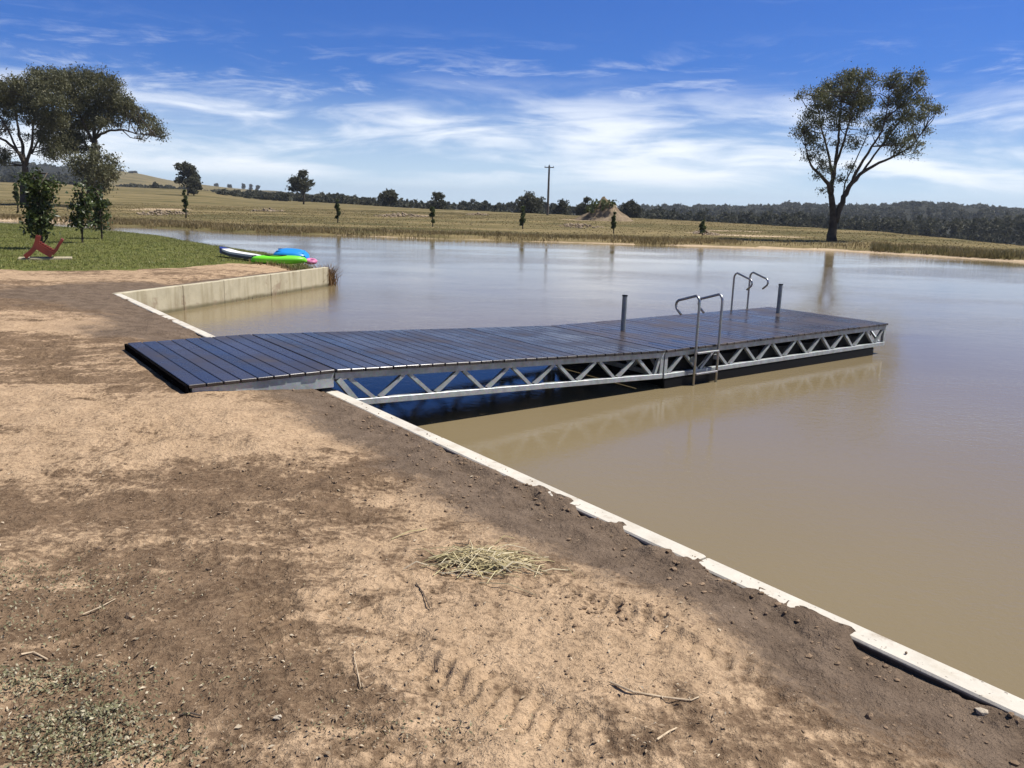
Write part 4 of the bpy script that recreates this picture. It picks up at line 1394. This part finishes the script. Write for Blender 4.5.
def rock(mb, c, s, r):
    ico = [(0, 0, 1), (0.894, 0, 0.447), (0.276, 0.851, 0.447), (-0.724, 0.526, 0.447), (-0.724, -0.526, 0.447), (0.276, -0.851, 0.447), (0.724, 0.526, -0.447), (-0.276, 0.851, -0.447), (-0.894, 0, -0.447), (-0.276, -0.851, -0.447),
           (0.724, -0.526, -0.447), (0, 0, -1)]
    fc = [(0, 1, 2), (0, 2, 3), (0, 3, 4), (0, 4, 5), (0, 5, 1), (1, 6, 2), (2, 7, 3), (3, 8, 4), (4, 9, 5), (5, 10, 1), (6, 7, 2), (7, 8, 3), (8, 9, 4), (9, 10, 5), (10, 6, 1), (11, 7, 6), (11, 8, 7), (11, 9, 8), (11, 10, 9), (11, 6, 10)]
    sc = np.array([r.uniform(.7, 1.3), r.uniform(.7, 1.3), r.uniform(.45, .9)]) * s
    a = r.uniform(0, 6.28)
    ca, sa = math.cos(a), math.sin(a)
    p = []
    for v in ico:
        q = np.array(v) * sc * r.uniform(0.75, 1.2)
        p.append((c[0] + q[0] * ca - q[1] * sa, c[1] + q[0] * sa + q[1] * ca, c[2] + q[2]))
    mb.poly(p, fc)


mo, mloc, mrx, mH = heap('earth_mound', 603, 222, 92, 60, 19, 'mound', 'tall conical mound of bare earth on the far paddock', 'mound', 71, None, 0.75)
P = clump_points([(mloc[0] - 0.5, mloc[1] - 1.2, mloc[2] + mH * 0.80, 1.1, 0.9, 0.55), (mloc[0] - 1.5, mloc[1] - 1.2, mloc[2] + mH * 0.60, 0.6, 0.6, 0.6), (mloc[0] + 0.5, mloc[1] - 1.0, mloc[2] + mH * 0.85, 0.7, 0.7, 0.5)], 30, 18, 0.18, 72)
tb = MB().tube([(0, 0, -0.4), (0.1, 0, 0.5)], [0.08, 0.03], 6)
bt = empty('mound_bush', (mloc[0] - 0.5, mloc[1] - 1.0, mloc[2] + mH * 0.62), (0, 0, 0), 'dark bush growing on top of the earth mound', 'bush')
tb.build('stem', M['bark'], bt)
crown_mesh('foliage', P, 0.30, 0.13, 0.2, M['sapling'], bt, tuple(bt.location), 73)


def rubble(px, py, D, wpx, dpth, hh, n, label, seed, smax=0.28):
    r = np.random.default_rng(seed)
    b = at(px, py, D)
    mb = MB()
    rx = wpx * D / FPX / 2
    for i in range(n):
        a, q = r.uniform(0, 6.28), r.uniform(0, 1) ** 0.6
        x, y = b[0] + math.cos(a) * q * rx, b[1] + math.sin(a) * q * dpth
        z = zland(x, y) + hh * (1 - q) * r.uniform(0.1, 1)
        rock(mb, (x, y, z - 0.02), r.uniform(0.05, smax * 0.72), r)
    o = mb.build('rubble_heap', M['rubble'])
    tag(o, label, 'rubble', 'low rubble heaps on the far paddock', 'stuff')


rubble(163, 211, 74, 40, 4, 0.5, 120, 'pale sand and rubble heap left of the narrow upright sapling', 301)
rubble(402, 217, 84, 50, 6, 0.35, 170, 'wide pale rubble heap left of the sapling in mid paddock', 302)
rubble(580, 225, 68, 44, 4, 0.3, 130, 'pale rubble spread in front of the earth mound', 303, 0.22)
rubble(704, 232, 60, 26, 2, 0.35, 80, 'small stony heap around the short bright sapling', 304, 0.22)
rubble(268, 207, 92, 22, 5, 0.5, 70, 'grey brush and rubble heap below the round crowned gum', 305)
rubble(478, 213, 110, 24, 4, 0.25, 60, 'thin line of pale stones at the far side of the paddock', 306)


# power pole
pb = at(547.5, 216, 128.0)
zb = zland(pb[0], pb[1])
topz = at(549.7, 165.5, 128.0)[2]
pole = empty('power_pole', (pb[0], pb[1], zb), (0, 0, 0), 'tall timber power pole with a single cross arm on the paddock skyline', 'pole')
ph = topz - zb
MB().tube([(0, 0, -0.5), (0, 0, ph)], [0.20, 0.13], 10).build('shaft', M['pole'], pole)
MB().box(-0.72, 0.72, -0.07, 0.07, ph - 0.35, ph - 0.22).build('cross_arm', M['pole'], pole)
for sx in (-0.65, 0.0, 0.65):
    MB().tube([(sx, 0, ph - 0.22 if sx else ph), (sx, 0, (ph - 0.22 if sx else ph) + 0.16)], 0.04, 8).build('insulator', M['grey'], pole)

# ------------------------------------------------------------------ boats and toys by the pond wall
def hull(L, W, H, nose=0.6, rocker=0.05, n=28, k=14, sharp=2.0, belly=0.55):
    """closed lens-shaped hull along x, deck up"""
    mb = MB()
    ring = []
    for i in range(n + 1):
        t = -1 + 2 * i / n
        wv = max(1 - abs(t) ** sharp, 0.0) ** nose * W / 2
        wv = max(wv, 0.012)
        hv = H * (0.35 + 0.65 * max(1 - abs(t) ** 3, 0) ** 0.6)
        zc = rocker * t * t
        for j in range(k):
            a = 2 * math.pi * j / k
            ca, sa = math.cos(a), math.sin(a)
            sy = math.copysign(abs(ca) ** 0.75, ca)
            sz = math.copysign(abs(sa) ** 0.75, sa)
            z = sz * hv * (1 - belly) if sz > 0 else sz * hv * belly
            mb.v.append((t * L / 2, sy * wv, zc + z + hv * belly))
    for i in range(n):
        for j in range(k):
            j2 = (j + 1) % k
            mb.f.append((i * k + j, i * k + j2, (i + 1) * k + j2, (i + 1) * k + j)[::-1])
    mb.f.append(tuple(range(k)))
    mb.f.append(tuple(range(n * k + k - 1, n * k - 1, -1)))
    return mb


gk = (on_ground(250, 268.5) + on_ground(302, 269.5)) / 2 + np.array([0, 0.10, 0])
kayak = empty('green_kayak', (gk[0], gk[1], zland(gk[0], gk[1]) + 0.03), (0, 0.0, R(14)), 'lime green plastic kayak lying on the ground nearest the pond wall', 'kayak')
hull(1.38, 0.46, 0.215, 0.45, 0.05, sharp=2.6).build('hull', M['green'], kayak, smooth=True)
mb = MB()
mb.tube([(0.26 * math.cos(a) - 0.08, 0.14 * math.sin(a), 0.216 + 0.008 * math.cos(2 * a)) for a in np.linspace(0, 2 * math.pi, 25)], 0.014, 6, False)
mb.build('cockpit_rim', M['black'], kayak, smooth=True)
for sx in (-0.60, 0.60):
    MB().tube([(sx - 0.05, -0.03, 0.17), (sx - 0.03, -0.03, 0.21), (sx + 0.03, 0.03, 0.21), (sx + 0.05, 0.03, 0.17)], 0.012, 6).build('handle', M['black'], kayak, smooth=True)

bk = gk + np.array([0.16, 0.56, 0])
blue = empty('blue_boat', (bk[0], bk[1], zland(gk[0], gk[1]) + 0.13), (R(10), R(3), R(6)), 'bright blue upturned plastic boat behind the green kayak', 'boat')
hull(0.94, 0.58, 0.25, 0.30, -0.02, sharp=3.2).build('hull', M['blue'], blue, smooth=True)
mb = MB()
for sy in (-0.14, 0.14):
    mb.tube([(-0.36, sy, 0.205), (0.0, sy, 0.225), (0.34, sy, 0.205)], 0.016, 6)
mb.build('keel_ridge', M['blue'], blue, smooth=True)

wa, wb = on_ground(221, 256.5), on_ground(261, 262.5)
wd_ = wb - wa
wl = float(np.hypot(wd_[0], wd_[1]))
board = empty('paddle_board', tuple((wa + wb) / 2 + np.array([0, 0, 0.06])), (0, -math.atan2(wd_[2], wl) + R(0.5), math.atan2(wd_[1], wd_[0])), 'white paddle board with a navy nose lying on the lawn edge', 'paddle board')
hb = MB()


def board_part(t0, t1, z0, z1, n=18, inset=0.0):
    mb = MB()
    up, lo = [], []
    for i in range(n + 1):
        t = t0 + (t1 - t0) * i / n
        wv = max(1 - abs(t) ** 2.8, 0.0) ** 0.5 * 0.15 + 0.015 - inset
        zc = 0.10 * max(-t - 0.2, 0) ** 1.5
        for (sy, z) in ((-1, z1), (1, z1), (1, z0), (-1, z0)):
            mb.v.append((t * wl / 2, sy * wv, z + zc))
    for i in range(n):
        for j in range(4):
            j2 = (j + 1) % 4
            mb.f.append((i * 4 + j, i * 4 + j2, i * 4 + 4 + j2, i * 4 + 4 + j))
    mb.f.append((3, 2, 1, 0))
    mb.f.append((n * 4, n * 4 + 1, n * 4 + 2, n * 4 + 3))
    return mb


board_part(-0.74, 0.995, 0.0, 0.07).build('underside', M['grey'], board)
board_part(-0.74, 0.99, 0.071, 0.125, inset=0.01).build('deck_pad', M['white'], board)
board_part(-1.0, -0.742, -0.01, 0.13).build('nose', M['navy'], board)

pk = gk + np.array([0.74, 0.30, 0.08])
pt = empty('pink_float', (pk[0], pk[1], zland(gk[0], gk[1]) + 0.10), (R(12), 0, 0.4), 'small pink swim ring beside the right end of the green kayak', 'swim ring')
mb = MB()
N1, N2 = 24, 10
for i in range(N1):
    a = 2 * math.pi * i / N1
    for j in range(N2):
        b = 2 * math.pi * j / N2
        rr_ = 0.105 + 0.055 * math.cos(b)
        mb.v.append((rr_ * math.cos(a), rr_ * math.sin(a), 0.055 * math.sin(b)))
for i in range(N1):
    for j in range(N2):
        mb.f.append((i * N2 + j, ((i + 1) % N1) * N2 + j, ((i + 1) % N1) * N2 + (j + 1) % N2, i * N2 + (j + 1) % N2))
mb.build('ring', M['pink'], pt, smooth=True)
MB().tube([(0.155, 0, 0), (0.185, 0, 0.01)], [0.012, 0.014], 6).build('valve', M['white'], pt)

# ------------------------------------------------------------------ red lounge chair
cb = on_ground(46, 258.5)
czb = zland(cb[0], cb[1])
chair = empty('lounge_chair', (cb[0], cb[1], czb + 0.03), (0, 0, R(28)), 'red brown low timber lounge chair on the lawn under a young tree', 'chair')
mpp = cb[1] / FPX


def cx(px, py):          # side profile, metres
    return ((px - 46) * mpp, (258.5 - py) * mpp)


def strip(mb, pts, th, y0, y1):
    """curved slab of thickness th along a side profile, from y0 to y1"""
    n = len(pts)
    v = []
    for i in range(n):
        a = np.array(pts[max(i - 1, 0)])
        b = np.array(pts[min(i + 1, n - 1)])
        t = (b - a) / np.hypot(*(b - a))
        q = np.array([-t[1], t[0]]) * th / 2
        p = np.array(pts[i])
        for s_ in (q, -q):
            v.append((p[0] + s_[0], y0, p[1] + s_[1]))
            v.append((p[0] + s_[0], y1, p[1] + s_[1]))
    f = []
    for i in range(n - 1):
        a = i * 4
        f += [(a, a + 1, a + 5, a + 4), (a + 3, a + 2, a + 6, a + 7), (a + 2, a, a + 4, a + 6), (a + 1, a + 3, a + 7, a + 5)]
    f += [(0, 2, 3, 1), ((n - 1) * 4, (n - 1) * 4 + 1, (n - 1) * 4 + 3, (n - 1) * 4 + 2)]
    mb.poly(v, f)


for y0 in (-0.25, 0.17):
    mb = MB()
    strip(mb, [cx(28.5, 257.5), cx(33, 254), cx(37.5, 249), cx(40, 243), cx(41.5, 237.5)], 0.10, y0, y0 + 0.08)
    mb.build('front_leg', M['red'], chair)
    mb = MB()
    strip(mb, [cx(39.5, 246.5), cx(44, 250.2), cx(48, 253), cx(52, 255.5)], 0.15, y0 - 0.004, y0 + 0.084)
    mb.build('side_rail', M['red'], chair)
mb = MB()
for i in range(6):
    f = i / 5
    a = np.array(cx(42.5, 243.8)) * (1 - f) + np.array(cx(52.5, 251.0)) * f
    mb.box(a[0] - 0.035, a[0] + 0.035, -0.166, 0.166, a[1] - 0.012, a[1] + 0.012)
mb.build('seat', M['red'], chair)
mb = MB()
for i in range(5):
    y0 = -0.25 + i * 0.10
    strip(mb, [cx(52, 255), cx(55.5, 251), cx(58.5, 246), cx(62, 240.5)], 0.065, y0, y0 + 0.09)
mb.build('backrest', M['red'], chair)
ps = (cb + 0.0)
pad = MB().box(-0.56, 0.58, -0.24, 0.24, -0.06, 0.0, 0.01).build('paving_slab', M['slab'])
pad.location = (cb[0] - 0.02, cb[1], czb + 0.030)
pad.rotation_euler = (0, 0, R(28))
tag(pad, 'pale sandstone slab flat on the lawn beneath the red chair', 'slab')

# ------------------------------------------------------------------ grass, reeds and litter
def blades(name, P, h, wd, mat, label, cat, seed, lean=0.35, kind='stuff', hz=None):
    r = np.random.default_rng(seed)
    n = len(P)
    z = land(P)[0] if hz is None else hz
    a = r.uniform(0, 2 * math.pi, n)
    e = np.stack([np.cos(a), np.sin(a), np.zeros(n)], 1)
    hh = h * r.uniform(0.45, 1.25, n)
    ln = r.normal(size=(n, 3)) * lean
    ln[:, 2] = 1
    base = np.stack([P[:, 0], P[:, 1], z - 0.01], 1)
    tip = base + ln * hh[:, None]
    mid = base + ln * hh[:, None] * 0.55 * np.array([0.6, 0.6, 1.0])
    w2 = wd * r.uniform(0.6, 1.3, n)[:, None] / 2
    V = np.stack([base - e * w2, base + e * w2, mid + e * w2 * 0.7, mid - e * w2 * 0.7, tip], 1).reshape(-1, 3)
    i = np.arange(n)[:, None] * 5
    Fq = np.concatenate([i + np.array([[0, 1, 2, 3]]), i + np.array([[3, 2, 4, 4]])], 1).reshape(-1, 4)
    me = bpy.data.meshes.new(name)
    faces4 = (i + np.array([[0, 1, 2, 3]]))
    faces3 = (i + np.array([[3, 2, 4]]))
    nl = n * 7
    me.vertices.add(len(V))
    me.vertices.foreach_set('co', V.astype(np.float32).ravel())
    me.loops.add(nl)
    me.loops.foreach_set('vertex_index', np.concatenate([faces4, faces3], 1).astype(np.int32).ravel())
    me.polygons.add(2 * n)
    st = np.stack([np.arange(n) * 7, np.arange(n) * 7 + 4], 1).ravel()
    me.polygons.foreach_set('loop_start', st.astype(np.int32))
    me.polygons.foreach_set('loop_total', np.tile([4, 3], n).astype(np.int32))
    me.update(calc_edges=True)
    me.materials.append(M[mat])
    o = bpy.data.objects.new(name, me)
    C.objects.link(o)
    return tag(o, label, cat, None, kind)


def scatter(n, x0, x1, y0, y1, keep, seed):
    r = np.random.default_rng(seed)
    out = []
    tot = 0
    while tot < n:
        P = np.stack([r.uniform(x0, x1, n), r.uniform(y0, y1, n)], 1)
        k = keep(P, r)
        out.append(P[k])
        tot += k.sum()
        if not k.any():
            break
    return np.vstack(out)[:n]


def lawn_edge(x):
    B = [ground_at(px, py, 0.0)[:2] for px, py in ((-80, 271), (0, 272), (60, 272), (130, 272.5), (185, 269), (232, 264.5), (285, 263.5), (318, 268))]
    xs = np.array([-80.0] + [p[0] for p in B])
    ys = np.array([14.0] + [p[1] for p in B])
    return np.interp(x, xs, ys)


def keep_lawn(P, r):
    z, k = land(P, True)
    e = (P[:, 1] - lawn_edge(P[:, 0])) + 1.3 * (fbm(P[:, 0] * 1.3, P[:, 1] * 1.3, 4, 23) - 0.5)
    return k['near'] & ~k['ins'] & (e > -0.15) & (k['dn1'] > 0.12) & (r.uniform(0, 1, len(P)) < sstep(-0.2, 0.5, e) * np.clip(0.35 + 1.1 * fbm(P[:, 0], P[:, 1], 3, 90), 0, 1))


blades('lawn_grass', scatter(90000, -26, -3.8, 15.5, 43, keep_lawn, 401), 0.055, 0.016, 'lawn', 'short green lawn grass on the far left bank', 'grass', 402, 0.6)


def keep_lawnshore(P, r):
    z, k = land(P)
    return k['near'] & ~k['ins'] & (k['dn2'] < 0.7) & (z > ZW - 0.02) & (k['dn1'] > 0.1) & (vnoise(P[:, 0] * 1.2, P[:, 1] * 1.2, 91) > 0.35)


blades('shore_grass', scatter(9000, -28, -4.4, 19.8, 45, keep_lawnshore, 403), 0.17, 0.02, 'lawn', 'ragged longer grass along the waterline of the lawn', 'grass', 404, 0.5)


def tuft(n, c, rx, ry, seed):
    r = np.random.default_rng(seed)
    return np.array(c)[None, :] + r.normal(size=(n, 2)) * np.array([rx, ry])


tp = np.array([FEND[0] - 0.10, FEND[1] + 0.30])
q = tuft(420, tp, 0.12, 0.20, 405)
o = blades('reed_clump', q, 0.52, 0.018, 'deadreed', 'brown dry grass clump at the end of the panel wall', 'reeds', 406, 0.5, None, hz=np.full(len(q), ZW + 0.0))
q = tuft(500, (FEND[0] - 0.6, FEND[1] + 0.15), 0.55, 0.10, 407)
blades('wall_top_grass', q, 0.16, 0.016, 'reed', 'dry brown grass along the top end of the panel wall', 'grass', 408, 0.5)


def keep_far(P, r):
    z, k = land(P, True)
    d = k['df'] + 2.0 * (fbm(P[:, 0] * 0.5, P[:, 1] * 0.5, 3, 92) - 0.5)
    prob = np.where(k['u'] < 330, 0.9, 0.55) * np.clip(1.6 * fbm(P[:, 0] * 0.25, P[:, 1] * 0.25, 3, 93) - 0.25, 0, 1)
    prob = prob * np.where((k['u'] > 740) & (k['u'] < 870), 0.25, 1.0)
    return ~k['near'] & ~k['ins'] & (d > np.where(k['u'] > 700, 0.9, 0.45)) & (d < np.where(k['u'] > 850, 7, 4.5)) & (r.uniform(0, 1, len(P)) < prob)


blades('bank_reeds', scatter(36000, -45, 34, 34, 68, keep_far, 411), 0.22, 0.035, 'reed', 'dry brown reeds and grass lining the far waterline', 'reeds', 412, 0.3)


def keep_right(P, r):
    z, k = land(P, True)
    d = k['df']
    clump = fbm(P[:, 0] * 0.6, P[:, 1] * 0.6, 3, 95)
    return ~k['near'] & ~k['ins'] & (d > 0.7) & (d < 3.2) & (k['u'] > 870) & (k['u'] < 1100) & (clump > 0.40 + 0.25 * r.uniform(0, 1, len(P)) + 0.08 * (k['u'] > 930))


blades('tall_bank_grass', scatter(2400, 18, 34, 32, 52, keep_right, 413), 0.30, 0.040, 'reedgreen', 'tall green brown grass on the far bank right of the lone gum', 'reeds', 414, 0.25)


def keep_field(P, r):
    z, k = land(P, True)
    return ~k['near'] & ~k['ins'] & (k['df'] > 3) & (r.uniform(0, 1, len(P)) < np.clip(1.8 * fbm(P[:, 0] * 0.12, P[:, 1] * 0.2, 3, 94) - 0.4, 0, 1)) & (np.abs(k['u'] - 512) < 620)


blades('paddock_grass', scatter(60000, -75, 60, 42, 125, keep_field, 415), 0.055, 0.10, 'reed', 'dry paddock grass beyond the pond', 'grass', 416, 0.4)

# bundle of cut green-yellow straw on the bare soil
def straw_pile():
    r = np.random.default_rng(501)
    c = ground_at(478, 566, 0.03)
    mb = MB()
    for i in range(260):
        core = r.uniform() < 0.7
        a = r.normal(0.15, 0.55) + (math.pi if r.uniform() < 0.5 else 0)
        L = r.uniform(0.06, 0.20) if core else r.uniform(0.10, 0.28)
        sx, sy = (0.075, 0.055) if core else (0.14, 0.09)
        x, y = c[0] + r.normal() * sx + (0.0 if core else 0.07), c[1] + r.normal() * sy
        z = zland(x, y)
        zz = z + (abs(r.normal()) * 0.014 * math.exp(-((x - c[0]) ** 2 + (y - c[1]) ** 2) / 0.04) + 0.008)
        d = np.array([math.cos(a), math.sin(a), 0]) * L / 2
        sag = r.uniform(-0.01, 0.015)
        w_ = r.uniform(0.0016, 0.0034)
        bend = np.array([-d[1], d[0], 0]) * r.uniform(-0.35, 0.35)
        p0, p1, p2 = np.array([x, y, zz]) - d, np.array([x, y, zz + 0.012 + sag]) + bend * 0.5, np.array([x, y, zz]) + d
        for p in (p0, p2):
            p[2] = max(zland(p[0], p[1]) + 0.004, p[2] - 0.006)
        mb.tube([p0, p1, p2], [w_, w_, w_ * 0.7], 4, False)
    tag(mb.build('straw_pile', M['straw']), 'loose pile of cut yellow green straw on the bare soil', 'straw', None, 'stuff')


straw_pile()


def stick(pxs, rad, mat, label, name='twig'):
    pts = []
    for (px, py) in pxs:
        g = ground_at(px, py, 0.03)
        pts.append((g[0], g[1], zland(g[0], g[1]) + rad * 0.8 + 0.004))
    c = pts[0]
    mb = MB().tube(pts, [rad * (1 - 0.5 * i / len(pts)) for i in range(len(pts))], 6)
    o = mb.build(name, M[mat], off=c)
    o.location = c
    tag(o, label, 'twig', 'twigs lying on the bare soil')


stick([(610, 694), (632, 706), (662, 708), (690, 711), (698, 708)], 0.0042, 'twig', 'long pale bent twig on the soil at lower right of centre')
stick([(416, 587), (423, 600), (430, 616)], 0.003, 'twigdark', 'short dark twig on the pale soil below the straw pile')
stick([(83, 616), (100, 612), (116, 606)], 0.0035, 'twig', 'straight pale twig on the dark soil at left')
stick([(354, 666), (358, 685), (361, 697)], 0.0022, 'twig', 'thin upright grass stalk lying across the tread marks')
stick([(656, 752), (668, 742), (676, 735)], 0.0035, 'twig', 'short pale twig near the bottom edge below the long bent one')
stick([(22, 662), (34, 658), (48, 663)], 0.004, 'twig', 'curved pale stick on the soil at the left edge')
stick([(180, 722), (192, 724), (202, 728)], 0.0035, 'twigdark', 'dark twig on the soil near the bottom left weeds')


# soil crumbs: near the wall, over the churned ground
def crumbs():
    r = np.random.default_rng(601)
    mb = MB()
    e = WDIR
    spots = []
    for i in range(520):
        s = r.uniform(5.2, 14.6)
        d = abs(r.normal()) * 0.16 + 0.07
        p = CORNER + e * s - WN * d
        spots.append((p[0], p[1], 0.003 + 0.014 * r.uniform() ** 2.5))
    for i in range(40):                                   # a few on top of the wall
        s = r.uniform(5.5, 14.2)
        p = CORNER + e * s + WN * r.uniform(-0.04, 0.03)
        spots.append((p[0], p[1], -r.uniform(0.003, 0.008)))
    for (px, py, n, sx, sy) in ((650, 625, 90, .22, .05), (600, 605, 90, .25, .05), (300, 500, 160, .8, .18), (360, 470, 130, .6, .25), (420, 490, 80, .3, .2), (200, 480, 140, 1.2, .25), (300, 560, 60, .5, .2), (480, 460, 50, .3, .15)):
        g = ground_at(px, py, 0.03)
        for k in range(n):
            spots.append((g[0] + r.normal() * sx, g[1] + r.normal() * sy, 0.003 + 0.010 * r.uniform() ** 3))
    for k in range(1500):
        px, py = r.uniform(0, 1000), 430 + 340 * r.uniform() ** 0.8
        g = ground_at(px, py, 0.03)
        if (g[:2] - CORNER) @ WN < -0.15:
            spots.append((g[0], g[1], 0.0018 + 0.0065 * r.uniform() ** 4))
    xy = np.array([(a, b) for a, b, c_ in spots])
    zz = land(xy)[0]
    for (x, y, s), z in zip(spots, zz):
        if s < 0:
            s, z = -s, 0.0
        rock(mb, (x, y, z + s * 0.25), s, r)
    tag(mb.build('soil_crumbs', M['clod']), 'dark soil clods and crumbs scattered over the bare bank', 'soil clods', None, 'stuff')


crumbs()


def litter():
    r = np.random.default_rng(611)
    pts = []
    for k in range(5200):
        px, py = r.uniform(0, 760), 430 + 340 * r.uniform() ** 0.75
        wgt = np.clip(1.25 - px / 640.0 + (py - 560) / 500.0, 0.05, 1)
        if r.uniform() > wgt:
            continue
        g = ground_at(px, py, 0.03)
        if (g[:2] - CORNER) @ WN < -0.25:
            pts.append(g[:2])
    P = np.array(pts)
    z = land(P)[0]
    n = len(P)
    P3 = np.stack([P[:, 0], P[:, 1], z + 0.006], 1)
    d = r.normal(size=(n, 3)) * np.array([1, 1, 0.18])
    d /= np.linalg.norm(d, axis=1)[:, None]
    up = np.array([0, 0, 1.0]) + r.normal(size=(n, 3)) * 0.35
    e = np.cross(d, up)
    e /= np.linalg.norm(e, axis=1)[:, None]
    L = 0.005 + 0.022 * r.uniform(0, 1, (n, 1)) ** 3
    Wd = L * r.uniform(0.12, 0.5, (n, 1))
    V = np.stack([P3 - d * L / 2, P3 + e * Wd / 2 + np.array([0, 0, .003]), P3 + d * L / 2, P3 - e * Wd / 2 + np.array([0, 0, .003])], 1).reshape(-1, 3)
    o = mesh_np('leaf_litter', V, np.arange(n * 4).reshape(-1, 4), M['litter'])
    tag(o, 'dry leaf litter and chaff scattered over the bare soil', 'litter', None, 'stuff')


litter()


def weeds():
    r = np.random.default_rng(621)
    pts = []
    for (px, py, n, sx, sy) in ((62, 738, 520, .16, .055), (95, 722, 240, .10, .03), (55, 690, 300, .16, .05), (10, 690, 140, .12, .05), (110, 755, 300, .16, .04), (20, 580, 170, .35, .10), (60, 600, 170, .3, .12), (10, 640, 120, .2, .1),
                                (190, 690, 60, .3, .1), (30, 760, 120, .2, .05), (350, 735, 40, .15, .05), (440, 740, 40, .15, .04)):
        g = ground_at(px, py, 0.03)
        pts.append(g[:2] + r.normal(size=(int(n * 2.2), 2)) * np.array([sx, sy]))
    P = np.vstack(pts)
    z = land(P)[0]
    P3 = np.stack([P[:, 0], P[:, 1], z + r.uniform(0.003, 0.028, len(P))], 1)
    V, Fq = leaf_quads(P3, 0.014, 0.007, -0.1, 622)
    o = mesh_np('weeds', V, Fq, M['weed'])
    tag(o, 'low grey green weeds in patches on the soil at lower left', 'weeds', None, 'stuff')


weeds()
for (px, py, s, lab) in ((981, 720, 0.022, 'small pale stone on the soil close to the near end of the wall'), (868, 725, 0.016, 'small dark pebble with a pale face on the bare soil at lower right'),
                         (130, 625, 0.024, 'rounded brown stone on the dark soil at left'), (278, 728, 0.013, 'small white pebble near the tread marks at the bottom')):
    g = ground_at(px, py, -0.05 if px > 800 else 0.03)
    mb = MB()
    rock(mb, (0, 0, s * 0.3), s, np.random.default_rng(int(px)))
    o = mb.build('stone', M['stone'] if px in (981, 278) else M['clod'])
    o.location = (g[0], g[1], zland(g[0], g[1]))
    tag(o, lab, 'stone', 'loose stones on the soil')


# thin summer haze that pales the far hills
def haze():
    mb = MB().box(-4600, 4600, -4600, 4600, -14.0, 62.0)
    mt = bpy.data.materials.new('haze')
    mt.use_nodes = True
    n = mt.node_tree
    n.nodes.clear()
    out = n.nodes.new('ShaderNodeOutputMaterial')
    pv = n.nodes.new('ShaderNodeVolumePrincipled')
    pv.inputs['Color'].default_value = (0.78, 0.86, 0.95, 1)
    pv.inputs['Density'].default_value = 0.00016
    pv.inputs['Anisotropy'].default_value = 0.2
    n.links.new(pv.outputs[0], out.inputs['Volume'])
    tag(mb.build('haze', mt), kind='stuff')


haze()
